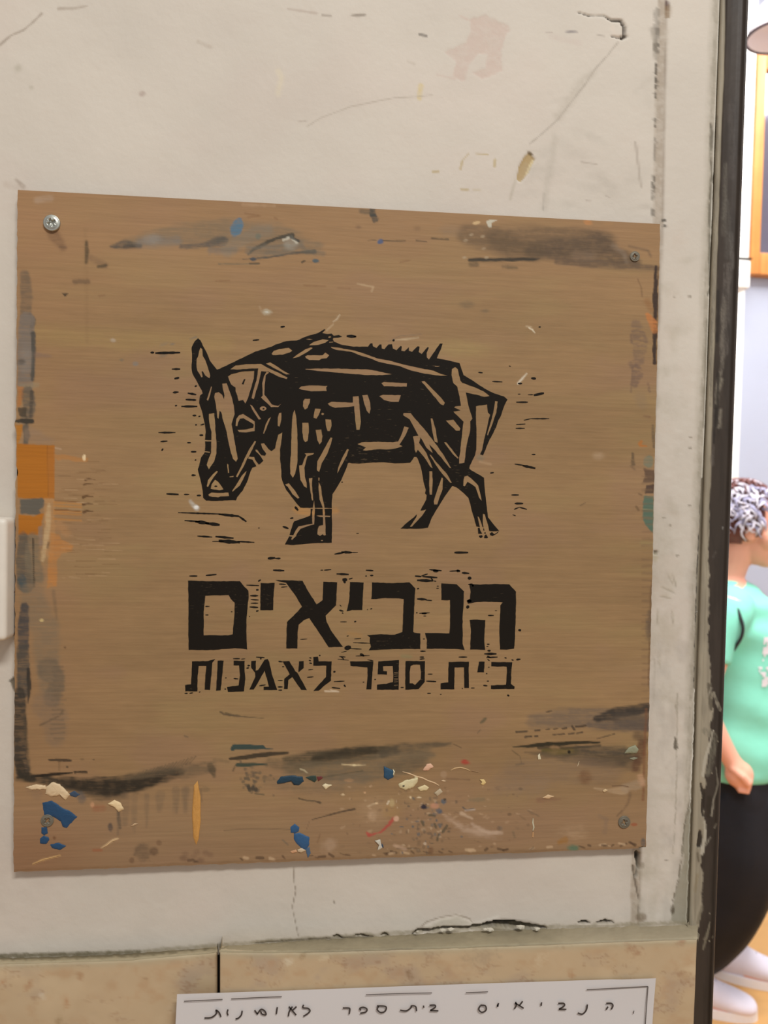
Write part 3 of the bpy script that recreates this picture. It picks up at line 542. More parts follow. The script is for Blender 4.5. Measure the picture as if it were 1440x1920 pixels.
PO([(102,852),(118,852),(145,858),(165,858),(166,866),(140,866),(118,860),(110,864),(102,860)], (172,120,66), .75, 1.5, 1.5); S([(104,840),(114,842)], 1, (196,166,136), .7)
for y0 in (942, 948, 957, 962, 973): S([(102,y0),(130,y0+2),(152,y0+3)], [2.2, 1.6, 1.6], (182,126,64), .7, 1.4, .8)
for y0, x1 in ((940,152),(957,150)): S([(103,y0-1),(125,y0-.5),(x1,y0+2)], .8, (112,72,38), .85, .8)
for x0, y0, w_ in ((160,900,2),(157,909,1.8),(156,932,3),(156,946,2.6),(157,960,2.8)): S([(x0,y0),(x0+6,y0-2),(x0+18,y0-1)], [w_, w_*.7, .6], (88,60,34), .85, .9, .5)
rr = random.Random(8)
for i in range(70):
    x0 = rr.uniform(108, 200); y0 = rr.uniform(860, 1090); S([(x0,y0),(x0+rr.uniform(12, 40),y0+rr.uniform(-1, 2))], .7, (122,92,60) if i % 3 else (182,150,112), .5, .8, .4)
E(158, 858, 3.5, 6.5, (226,202,160), .95, 0, .25)
S([(44,1006),(44,1050),(48,1095)], [9, 14, 17], (94,86,74), .93, 2.4, 3, (8, 10)); S([(62,1010),(60,1050),(70,1080)], [10, 14, 14], (116,104,84), .8, 4, 4, (10, 8)); S([(62,1010),(63,1060),(64,1100)], 1.6, (56,48,38), .85, 1.2, .8)
for y0 in range(1020, 1090, 4): S([(48,y0),(64,y0+1)], .6, (146,128,100), .5, .8)
S([(40,1085),(46,1105)], [8, 7], (70,82,84), .85, 3, 2); S([(58,1115),(85,1180),(92,1290)], [24, 26, 18], (130,112,88), .7, 7, 5, (20, 16)); S([(100,1108),(106,1160)], 3, (112,94,72), .5, 2.5, 2)
S([(46,1138),(44,1180),(44,1210)], [8, 11, 10], (74,70,68), .95, 2.2, 2.4, (7, 10)); S([(42,1215),(44,1250),(42,1300)], [11, 12, 10], (80,74,66), .93, 2.2, 2, (7, 10)); S([(53,1255),(55,1290),(52,1318)], [3, 4, 1], (52,48,42), .9, 1.5, 1)
S([(92,1255),(104,1270),(106,1290),(98,1310)], [22, 18, 14, 16], (116,100,80), .85, 4, 4, (18, 8)); S([(85,1320),(100,1345),(105,1380)], [24, 26, 18], (132,110,88), .6, 8, 5, (20, 12)); S([(75,1360),(112,1342),(118,1332)], 1.6, (92,76,58), .7, 2, 1)
for i in range(16): S([(98+rr.uniform(-4, 4),1250+i*9),(120+rr.uniform(-3, 3),1249+i*9+rr.uniform(-2, 2))], 1.6, (108,92,72), .45, 1.6, 1.4)
E(78, 1163, 4, 2.6, (204,180,124), .95, 0, .3); E(122, 1214, 2.2, 2, (104,76,52), .7)
S([(36,1300),(38,1360),(38,1420),(42,1445)], [11, 12, 13, 14], (62,56,48), .95, 2.4, 2.4, (8, 12)); S([(46,1340),(50,1400),(54,1440)], 3, (82,70,54), .7, 3, 2)
# bottom-left black band
S([(34,1458),(80,1462),(150,1472),(200,1476),(250,1470),(300,1456),(340,1448)], [5, 8, 14, 19, 17, 12, 6], (60,52,40), .95, 4, 5, (26, 6)); S([(60,1456),(100,1452),(135,1449)], [2.4, 3, 1.6], (34,28,20), .95, 1.2, 1, (12, 3)); S([(140,1448),(162,1448)], 2.2, (46,38,28), .85, 1, 1, (5, 3))
S([(92,1425),(112,1425),(132,1426)], [1.6, 3, 2], (62,50,38), .9, 1, 1.2, (8, 3)); S([(111,1425),(111,1445)], .9, (90,72,52), .7); E(126, 1438, 2, 1.6, D1, .8); S([(152,1424),(156,1424)], 1, D1, .7); E(176, 1424, 2, 1.4, D1, .8)
S([(120,1470),(180,1490),(230,1490)], [6, 10, 8], (76,64,50), .6, 6, 5, (20, 6)); S([(240,1462),(300,1448),(345,1440),(400,1428)], [8, 8, 6, 3], (92,80,62), .65, 5, 5, (20, 5), dry=.25, ds=(30, 4))
for i in range(16): x0 = 250+i*7; S([(x0,1462-i*2),(x0+12,1448-i*2)], .9, (86,74,56), .6, 1.2, .8)
S([(60,1478),(70,1490)], 10, (140,112,84), .6, 6, 3); S([(150,1490),(155,1500)], 7, (74,80,84), .6, 4, 3)
S([(110,1466),(165,1474),(215,1478),(262,1470),(300,1460)], [5, 11, 14, 10, 4], (48,41,31), .9, 2.5, 4, (22, 4)); S([(36,1430),(42,1452),(60,1460)], 8, (52,46,36), .9, 2.5, 2)
S([(590,1420),(650,1412),(720,1404)], [5, 8, 4], (54,46,33), .8, 3, 4, (26, 4)); S([(1150,1337),(1212,1330)], [4, 6], (46,42,38), .8, 2.5, 3, (16, 3))
# vertical dragged greys
for x0, y0, y1, w_, a_ in ((235,1495,1545,10,.45),(252,1495,1560,6,.4),(276,1492,1550,5,.45),(300,1490,1520,9,.45),(330,1482,1522,8,.5),(348,1480,1522,7,.6),(222,1500,1565,4,.6)):
    S([(x0,y0),(x0-1,y1)], [w_, w_*.5], (112,94,74), a_, 3, 2, (4, 20), dry=.25, ds=(4, 30))
S([(222,1522),(225,1552)], [3, 3], (92,80,66), .85, 2, 1.5); E(207, 1551, 4.5, 8, (80,70,66), .85, 0, .35); S([(178,1515),(192,1515)], 6, (148,92,62), .6, 4, 2); E(173, 1509, 4, 5, (196,148,110), .7)
E(268, 1598, 16, 16, (108,88,68), .75, 30, .35, .4, (6, 6)); E(289, 1596, 8, 8, (88,66,50), .7, 0, .4); E(298, 1580, 5, 5, (116,88,64), .6); E(247, 1613, 5, 6, (110,82,60), .6)
S([(190,1590),(212,1575),(222,1572)], [1, 2, 1], (212,180,136), .8, 1, .8); S([(62,1620),(80,1612),(112,1604)], [1.2, 1.8, 1.4], (206,166,110), .8, 1, 1); S([(175,1594),(190,1594)], 2.5, (156,92,60), .7, 2)
E(102, 1571, 3, 3, (110,74,48), .7)
# middle bottom
S([(346,1450),(385,1444),(400,1440)], [9, 8, 4], (104,88,66), .7, 4, 4, (14, 5), dry=.2, ds=(20, 4)); S([(394,1436),(398,1444),(402,1455)], [6, 7, 3], (84,72,54), .85, 2.5, 1.5); S([(402,1425),(428,1428)], 2.5, (116,96,70), .6, 3, 1.5)
S([(436,1404),(440,1400),(470,1401),(492,1401),(498,1404),(512,1404)], [4, 5, 5, 4, 1.4, .8], (52,70,66), .97, .9, .6, (12, 4)); S([(432,1423),(460,1420),(480,1417),(515,1413),(540,1412)], [3, 4, 4.5, 3.5, 2], (56,48,36), .93, 1.2, 1.4, (14, 3))
S([(445,1434),(465,1434),(500,1433)], [3.6, 3.4, 1.6], (50,66,56), .93, 1, .8, (14, 3)); S([(437,1445),(441,1436)], 1.3, D1, .85)
for i in range(42): E(466+rr.gauss(8, 14), 1452+rr.gauss(8, 13), rr.uniform(1.5, 4.5), rr.uniform(1, 4), (96,84,68), rr.uniform(.4, .8), 0, .4, .5, (4, 4))
for q in ((468,1480),(474,1478),(480,1481),(466,1476)): E(*q, 3.4, 5, (70,64,54), .85)
S([(478,1488),(495,1490)], 1.2, (84,76,60), .8, 1); E(385, 1480, 8, 5, (120,100,74), .5); S([(376,1480),(378,1502)], 2, (118,96,72), .5, 1.5, 1.5)
S([(535,1425),(580,1425),(640,1418),(700,1410),(740,1404)], [6, 16, 15, 12, 8], (80,70,52), .93, 4, 5, (34, 6)); S([(590,1425),(650,1412),(700,1406)], [8, 9, 8], (60,52,38), .85, 3, 4, (30, 5)); S([(540,1440),(600,1445),(680,1445),(760,1428),(800,1415)], [12, 20, 22, 22, 14], (112,98,76), .8, 7, 7, (40, 8))
S([(720,1412),(760,1402),(800,1398),(845,1394)], [8, 9, 6, 2], (86,76,60), .8, 4, 4, (26, 5)); S([(505,1430),(560,1440)], 9, (100,86,64), .6, 6, 4); S([(730,1438),(790,1435)], [9, 12], (96,82,62), .6, 8, 5, (24, 8)); S([(500,1465),(560,1478),(640,1480)], 8, (124,104,78), .6, 7, 5)
E(650, 1462, 50, 14, (112,102,86), .45, 0, .8, .6, (20, 6)); S([(585,1460),(640,1452),(680,1445)], 1, (78,72,56), .6, 1.4, .8)
S([(640,1433),(665,1435),(685,1434)], [.8, 1.4, .8], (206,184,142), .9, .7, .6); E(664, 1435, 3.5, 2, (220,200,156), .9); S([(563,1442),(570,1444),(576,1449)], 1.2, (200,186,150), .7, 1, .8); E(655, 1463, 9, 3, (172,134,96), .7)
E(643, 1490, 3, 1.8, (214,190,150), .9); E(684, 1486, 2.6, 1.8, (200,160,120), .8)
S([(414,1336),(430,1340),(450,1343)], [2, 2.6, 1.4], (84,70,52), .75, 1.4, 1, (5, 2), dry=.3, ds=(5, 2)); S([(412,1334),(420,1340),(460,1344),(495,1347)], [.6, 1.4, 1, .6], (94,78,58), .85, .8, .5)
S([(346,1380),(352,1382)], 1.2, D2, .7); S([(560,1497),(575,1501),(590,1502),(600,1505)], [1.4, 1.2, 1.2, 2.4], (76,64,50), .85, .8, .6); S([(420,1557),(450,1555),(500,1554),(545,1555)], .8, (112,92,70), .8, .8)
S([(585,1537),(610,1530),(640,1522),(665,1517)], [.7, 1, 1.4, 1.8], (66,54,44), .85, .9, .5); S([(575,1555),(580,1540)], .6, (110,86,64), .6, .8); S([(530,1575),(540,1584)], 1.6, (110,100,84), .6, 1.5)
E(618, 1586, 14, 12, (186,158,130), .5, -30, .6, .5, (8, 8)); S([(595,1580),(600,1565)], 1, (118,88,64), .7)
for i in range(48):
    x0 = rr.uniform(340, 1200); S([(x0,1632-(x0-25)*.038-rr.uniform(2, 9)),(x0+rr.uniform(3, 12),1632-(x0-20)*.038-rr.uniform(1, 7))], rr.uniform(1, 2.6), (82,62,46) if i % 3 else (196,166,130), .7, 1.2, 1)
S([(25,1633),(400,1618),(1211,1588)], 2.2, (120,90,58), .5, 2, 1.5, (10, 4))
for i in range(10): E(rr.uniform(340, 400), rr.uniform(1596, 1616), 6, 5, (120,92,70), .5, 0, .6)
# paint messy zone 680-960
E(705, 1520, 28, 22, (176,146,112), .45, 0, .8); E(735, 1520, 16, 14, (164,130,78), .5, 0, .7); E(698, 1529, 8, 9, (196,166,134), .5, 0, .6)
for i in range(90):
    x0 = rr.gauss(790, 30); y0 = rr.uniform(1495, 1600); E(x0, y0, rr.uniform(1, 4.5), rr.uniform(1, 4), ((92,82,70), (84,94,98), (188,162,130), (120,98,74))[i % 4], rr.uniform(.4, .8), 0, .5, .5, (4, 4))
for i in range(150):
    x0 = rr.uniform(640, 1000); y0 = rr.uniform(1470, 1600); E(x0, y0, rr.uniform(1, 5), rr.uniform(.8, 2.5), ((112,88,66), (190,160,126), (132,106,80))[i % 3], rr.uniform(.25, .6), rr.uniform(-30, 30), .6, .5, (5, 5))
E(795, 1512, 5.5, 5, (44,42,54), .95, 0, .3, .5, (4, 4)); E(823, 1521, 7, 5, (72,88,104), .85, 0, .4, .5, (4, 4)); E(832, 1503, 5, 5, (76,94,106), .85, 0, .4, .5, (4, 4)); E(834, 1499, 2.4, 2.4, D1, .8)
for x0, y0, x1, y1 in ((815,1545,818,1552),(838,1548,830,1560),(822,1565,820,1575),(791,1540,794,1547),(805,1528,815,1530)): S([(x0,y0),(x1,y1)], 2.2, (88,80,62), .8, 1.2, 1.2, (4, 4))
E(872, 1429, 8, 4.5, (170,52,44), .85, 8, .5, .3); S([(688,1562),(692,1566),(700,1564),(715,1560),(730,1545),(738,1535)], [2, 3.4, 1.6, 1.4, 3, 3], (178,70,64), .8, 1.8, 1.6, (6, 4)); E(743, 1535, 5, 5, (214,176,146), .8)
E(815, 1511, 8, 5, (196,142,112), .7, 0, .5); E(786, 1495, 4, 1.4, (226,206,170), .9); E(770, 1495, 1.8, 2.4, (222,200,160), .9); E(735, 1505, 5, 7, (188,166,120), .7, 0, .5)
S([(726,1508),(729,1502)], 1.4, (214,196,168), .9, .8); S([(690,1512),(702,1507)], 1.2, (200,176,142), .8); E(706, 1506, 2.6, 1.8, (216,186,146), .9)
S([(835,1530),(870,1555),(900,1560),(930,1563)], [3, 5, 6, 3], (196,168,142), .55, 4, 4, (12, 4), dry=.3, ds=(16, 4)); S([(865,1525),(885,1535)], [3, 1.6], (206,180,152), .6, 2, 1.5); S([(885,1545),(910,1560),(940,1562)], 3, (200,174,150), .6, 2.5, 2)
S([(868,1514),(875,1519),(888,1516)], [1.8, 1.4, .8], (92,84,76), .85, .8, .8); S([(872,1520),(890,1518)], 1, (200,184,170), .8); S([(880,1500),(905,1499)], [2, 4], (120,110,86), .6, 2, 2); E(938, 1553, 4.5, 4.5, (126,110,92), .7)
S([(838,1460),(880,1462)], 1.4, (112,86,64), .6, 2, 1); E(832, 1452, 6, 6, (166,138,108), .6); S([(745,1591),(780,1590)], 1.2, (94,76,56), .7, 1); S([(740,1585),(760,1592)], 3, (198,166,138), .6, 2)
E(808, 1595, 5, 7, (108,74,50), .75, 0, .5); E(797, 1582, 3, 3, (206,186,160), .7); E(900, 1562, 26, 8, (186,160,136), .4, 10, .8, .6)
S([(902,1355),(910,1348)], [2.2, 3], (92,84,62), .8, 1.6, 1.4, (3, 3)); S([(895,1375),(901,1368)], .7, D2, .7, .8); S([(968,1372),(988,1371)], 1.4, (84,72,54), .8, 1, .7); S([(986,1381),(996,1381)], 1.4, (84,72,54), .8, 1, .7)
E(976, 1479, 4, 2.4, (78,64,50), .85); S([(850,1395),(865,1402)], 1, (96,76,56), .7, .8)
# bottom right smears
S([(1000,1350),(1100,1345),(1208,1350)], [14, 18, 22], (112,96,80), .75, 6, 7, (50, 6), dry=.25, ds=(60, 4)); S([(1120,1348),(1160,1336),(1214,1328)], [7, 11, 9], (58,52,46), .95, 3, 4, (22, 5))
S([(1160,1350),(1212,1355)], [10, 14], (86,74,62), .75, 6, 5, (24, 5)); S([(1105,1360),(1150,1362),(1210,1360)], [5, 8, 12], (96,84,74), .8, 3, 4, (26, 3), dry=.25, ds=(30, 3)); S([(1195,1380),(1210,1390)], 8, (94,74,56), .7, 6, 3)
for x0, x1, y0, y1, w_ in ((968,988,1373,1371,1.4),(1003,1012,1370,1369,1.6),(1024,1030,1368,1367,1),(1038,1045,1367,1366,1.2),(1055,1062,1366,1365,1.8),(1073,1077,1362,1368,2.2),(1080,1098,1363,1361,2),(984,996,1382,1381,1.4),(1003,1008,1381,1380,1.6),(1037,1058,1378,1376,1.2),(1066,1076,1376,1375,1.5),(1082,1092,1375,1373,1.6),(1025,1034,1335,1333,1),(1120,1152,1385,1376,1)):
    S([(x0,y0),(x1,y1)], w_, (76,62,48), .88, .9, .8, (6, 3))
S([(962,1401),(990,1399),(1030,1396),(1070,1393),(1125,1392)], [1, 2.6, 4, 3.4, 1], (46,42,28), .96, 1, 1.6, (18, 3)); S([(1010,1402),(1060,1403),(1125,1398)], [3, 3, 2], (60,52,38), .8, 1.6, 2, (18, 3))
E(1040, 1402, 9, 4, (176,138,96), .7, 0, .5); S([(1020,1410),(1060,1412),(1080,1410)], [6, 8, 6], (88,80,40), .8, 3, 2.5, (16, 5)); S([(985,1411),(1040,1418),(1090,1420),(1150,1424),(1190,1418)], [2, 5, 12, 15, 10], (78,68,54), .85, 4, 5, (30, 6)); E(1067, 1410, 3, 3.4, (26,24,18), .95, 0, .3)
S([(1080,1405),(1130,1406),(1170,1408)], [5, 8, 9], (76,68,56), .8, 4, 4, (30, 5)); S([(1100,1428),(1180,1440)], [12, 8], (92,78,62), .6, 7, 5, (30, 6)); S([(960,1407),(975,1418),(978,1432)], .9, (100,82,58), .7, 1, .6); S([(968,1434),(982,1432)], 1.6, (94,82,66), .7, 1.4)
S([(960,1450),(1040,1445),(1140,1450)], [20, 26, 22], (134,110,86), .65, 14, 8, (60, 10)); S([(940,1470),(1010,1475)], 18, (142,118,94), .5, 12, 8); E(1097, 1457, 12, 12, (112,76,50), .65, 0, .6)
S([(1204,1395),(1198,1420),(1192,1440)], [8, 9, 8], (92,62,46), .8, 4, 3); S([(1212,1330),(1208,1420),(1206,1500)], 2.4, (122,80,54), .7, 2, 1.4, (4, 14))
S([(1115,1478),(1140,1482),(1170,1482)], [2, 4, 8], (178,150,116), .75, 2, 2, (12, 4)); S([(1172,1478),(1195,1472),(1205,1465)], [8, 9, 5], (166,142,114), .75, 3, 3, (8, 6)); S([(1200,1455),(1205,1470)], 5, (190,150,116), .7, 3, 3, (5, 5)); S([(1148,1474),(1165,1473),(1178,1475)], 1, (96,70,52), .8, .8)
S([(1182,1488),(1178,1505),(1165,1525)], [3, 2, 1], (112,88,66), .6, 2.5, 1.5); S([(1010,1500),(1050,1498)], [5, 2], (132,94,74), .5, 3, 2); S([(1060,1575),(1048,1580)], [6, 4], (152,106,46), .85, 2.5, 2, (6, 4)); E(1075, 1590, 11, 6, (86,116,92), .85, 0, .5)
E(1076, 1560, 22, 12, (186,156,122), .4, 0, .7, .5, (10, 3), dry=.3, ds=(20, 3)); S([(1125,1530),(1137,1535),(1134,1560)], 4, (130,108,88), .5, 3, 2); S([(1157,1530),(1166,1520)], 1.2, (96,74,56), .6, 1.4); E(1189, 1546, 6, 3.4, (152,88,60), .8)
E(1206, 1580, 4.5, 9, (92,86,82), .9, 0, .3); S([(990,1520),(1010,1530)], 1, D2, .6); E(955, 1527, 4, 3, (104,82,60), .6); S([(975,1530),(985,1537)], 1.2, (108,86,64), .6); E(935, 1553, 4, 4, (118,96,76), .6); S([(962,1560),(965,1570)], 2, (110,96,74), .6)
# misc light nicks
E(500, 585, 8, 5.5, (186,176,152), .85, 0, .45, .5, (4, 4)); E(500, 585, 3, 1.6, (206,206,196), .9); S([(487,575),(490,583)], 1.6, (176,150,118), .6); S([(625,603),(632,598),(637,590)], [1, 1.6, .8], (196,176,146), .8, .9, .5); S([(612,620),(625,608)], .9, (190,166,132), .8, .8)
S([(738,638),(760,636),(785,633)], [.8, 1.8, .6], (186,164,130), .75, 1.2, .8); S([(728,640),(750,630),(790,627)], .8, (118,102,84), .6, 1); S([(357,940),(363,948),(369,953)], [3, 4, 5], (184,178,166), .85, 2.4, 1.5, (5, 4)); E(368, 951, 4, 3.4, (228,226,220), .95, 0, .4)
S([(971,719),(980,709),(988,700)], [2, 2, 1.2], (206,194,172), .9, .8, .6); S([(992,615),(998,618),(1003,624)], [1.4, 1.6, .8], (220,206,178), .9, .7, .4); S([(987,612),(996,613)], 1.4, (190,168,136), .7, .9)
E(212, 638, 5, 3.4, (176,160,140), .8, 0, .5); E(254, 682, 5, 4, (124,124,118), .8, 0, .5); E(228, 675, 4, 2.4, (118,106,88), .7, 0, .5); E(308, 645, 8, 2.5, (126,118,102), .5, -20, .7); E(323, 645, 5, 2, (116,110,100), .6, -20, .6); E(306, 667, 8, 3, (116,104,86), .6, -15, .6)
S([(356,636),(368,632)], [.8, 1.6], (108,108,100), .6, 1.2); E(900, 858, 7, 6, (128,118,96), .6, 0, .6); S([(900,866),(920,870)], 2, (186,156,120), .6, 2); S([(609,1296),(635,1297),(620,1294)], 1.2, (206,186,158), .9, .9, .6)
S([(755,1230),(770,1231)], 3.5, (132,130,90), .5, 2.5); S([(555,955),(580,962),(600,960),(630,957)], [6, 7, 3, 5], (188,136,74), .6, 4, 3, (20, 3), dry=.25, ds=(24, 3)); S([(655,1188),(675,1192)], 4, (170,128,74), .5, 4, 2)
# faint wood figure over everything
fig = fbm(BX/90, BY/2.6, 300, 3)-.5
b.C *= (1+.06*fig)[..., None]
b.C *= np.array([.985, .985, .985])
BV[..., 1] -= b.H
board = link('plywood_sign', grid_mesh('plywood_sign', BV, b.C), M_board, label='square plywood board with a black woodcut boar and Hebrew lettering, screwed to the plaster wall', cat='sign')
# solid edge and back
rim = [tuple(BV[0, i]) for i in range(nx)]+[tuple(BV[j, -1]) for j in range(1, ny)]+[tuple(BV[-1, i]) for i in range(nx-2, -1, -1)]+[tuple(BV[j, 0]) for j in range(ny-2, 0, -1)]
R = np.array(rim); cxy = R.mean(0); nR = len(R); back = R.copy(); back[:, 1] = -.0006
fr = R.copy(); vs_ = np.concatenate([fr, back]); fcs = [(i, (i+1) % nR, nR+(i+1) % nR, nR+i) for i in range(nR)]+[tuple(range(nR, 2*nR))]
link('edge', mesh('edge', vs_, fcs), M_edge, board, label='raw plywood edge')

# ---- block print: polygon minus carved marks
def pip(x, y, P_):
    c = False; n = len(P_); j = n-1
    for i in range(n):
        xi, yi = P_[i]; xj, yj = P_[j]
        if (yi > y) != (yj > y) and x < (xj-xi)*(y-yi)/(yj-yi)+xi: c = not c
        j = i
    return c
def rough_poly(p, amp=.35, step=5, rnd=random.Random(3)):
    o = []
    for i in range(len(p)):
        a_, b_ = p[i], p[(i+1) % len(p)]; L_ = math.hypot(b_[0]-a_[0], b_[1]-a_[1]); n = max(1, int(L_/step))
        for k_ in range(n):
            t = k_/n; j = amp if k_ else 0
            o.append((a_[0]+(b_[0]-a_[0])*t+rnd.uniform(-j, j), a_[1]+(b_[1]-a_[1])*t+rnd.uniform(-j, j)))
    return o
def ink_part(name, solids, holes=(), islands=(), off=TH+.00012, m=None, parent=board, step=5, **kw):
    solids = [rough_poly(s, step=step) for s in solids]; holes = [rough_poly(h, step=step) for h in holes]; islands = [rough_poly(s, step=step) for s in islands]
    pts, edges = [], []
    for pl in solids+holes+islands:
        k0 = len(pts); pts += [Vector(p) for p in pl]; edges += [(k0+i, k0+(i+1) % len(pl)) for i in range(len(pl))]
    vo, eo, fo, *_ = delaunay_2d_cdt(pts, edges, [], 0, 1e-4)
    def bb(p): xs_ = [q[0] for q in p]; ys_ = [q[1] for q in p]; return min(xs_), min(ys_), max(xs_), max(ys_)
    def prep(l): return [(bb(p), p) for p in l]
    Sx, Hx, Ix = prep(solids), prep(holes), prep(islands)
    def inany(x, y, l): return any(b_[0] <= x <= b_[2] and b_[1] <= y <= b_[3] and pip(x, y, p) for b_, p in l)
    faces = []
    for f in fo:
        cx = sum(vo[i][0] for i in f)/len(f); cy = sum(vo[i][1] for i in f)/len(f)
        if (inany(cx, cy, Sx) and not inany(cx, cy, Hx)) or inany(cx, cy, Ix): faces.append(tuple(f))
    used = sorted({i for f in faces for i in f}); mp_ = {i: k_ for k_, i in enumerate(used)}
    V_ = [P(vo[i][0], vo[i][1], off) for i in used]
    bm = bmesh.new(); bv = [bm.verts.new(v) for v in V_]
    for f in faces:
        try: bm.faces.new([bv[mp_[i]] for i in f])
        except ValueError: pass
    me = bpy.data.meshes.new(name); bmesh.ops.recalc_face_normals(bm, faces=bm.faces[:])
    if bm.faces and sum(f.normal.y for f in bm.faces) > 0: bmesh.ops.reverse_faces(bm, faces=bm.faces[:])
    bm.to_mesh(me); bm.free()
    return link(name, me, m or M_ink, parent, **kw)
def J(*segs):
    o = []
    for s in segs: o += T(CR[s[0]][0], CR[s[0]][1], 6, s[1])
    return o
CR = {1: (270, 610), 2: (450, 610), 3: (630, 610), 4: (800, 610), 5: (290, 810), 6: (470, 810), 7: (650, 810), 8: (800, 810)}
body = J((1, [(608,145),(635,170),(680,260),(720,340),(740,395),(790,460),(820,497),(850,490),(960,435),(1100,370),(1250,295),(1440,238)]),
 (2, [(400,215),(520,178),(640,170),(760,120),(880,85),(950,42),(960,50),(925,85),(985,98),(1030,92),(1055,118),(1110,108),(1150,128),(1100,138),(1050,140),(1045,160),(1060,185),(1150,220),(1280,240)]),
 (3, [(360,240),(370,225),(385,205),(410,200),(415,235),(455,255),(490,215),(512,215),(515,260),(545,268),(590,215),(630,212),(640,260),(680,280),(730,230),(740,240),(735,285),(770,292),(820,245),(820,285),(855,298),(920,235),(940,240),(930,300),(965,322),(1030,245),(1045,250),(1020,310),(1022,360),(1045,385),(1070,350),(1130,260),(1170,205),(1200,205),(1180,270),(1135,370),(1250,392)]),
 (4, [(370,425),(385,470),(415,560),(500,610),(650,710),(760,765),(870,800),(910,835),(895,860),(885,880),(850,970),(830,1030),(805,1070),(780,1150),(720,1270)]),
 (8, [(715,70),(650,225),(635,262),(600,250),(550,250),(530,290),(485,380),(480,410),(500,430),(600,485),(645,515),(650,600),(665,740),(680,880),(690,960),(730,1010),(770,1060),(815,1110),(790,1115),(715,1115),(700,1110),(630,1068),(590,1068),(560,1062),(525,940),(500,850),(470,740),(420,690),(340,625),(290,605)]),
 (7, [(1150,660),(1100,730),(1020,860),(960,960),(915,1075),(860,1085),(750,1088),(605,1088),(650,1045),(710,995),(755,960),(830,885),(845,850),(895,760),(900,710),(882,690),(890,650),(870,580),(850,470),(830,380),(800,300),(785,280),(760,280),(715,345),(640,350),(540,352),(420,340),(300,342),(200,350),(140,355),(60,352)]),
 (6, [(1110,345),(1095,350),(1080,400),(1020,540),(960,640),(920,700),(912,800),(915,1000),(912,1245),(870,1248),(760,1248),(620,1258),(480,1272),(385,1265),(400,1235),(430,1180),(440,1150),(450,1110),(480,1020),(490,1005),(580,975),(670,940),(675,905),(675,855),(560,850),(500,780),(400,650),(375,595),(355,545),(345,500),(345,430),(330,300),(330,200),(345,100),(355,5),(310,30),(295,90),(275,185),(230,222)]),
 (5, [(1250,250),(1225,320),(1190,355),(1145,385),(1100,400),(1080,440),(1040,560),(990,660),(930,730),(915,770),(850,768),(700,775),(580,772),(545,740),(540,660),(520,560),(485,420),(500,380),(520,290),(560,235),(570,150),(565,90)]),
 (1, [(695,1200),(680,1090),(650,960),(620,870),(630,790),(660,765),(650,730),(600,640),(545,540),(535,480),(540,370),(535,250),(570,180)]))
def el(c, x, y, rx_, ry_, n=12): return J((c, [(x+rx_*math.cos(k_*2*math.pi/n), y+ry_*math.sin(k_*2*math.pi/n)) for k_ in range(n)]))
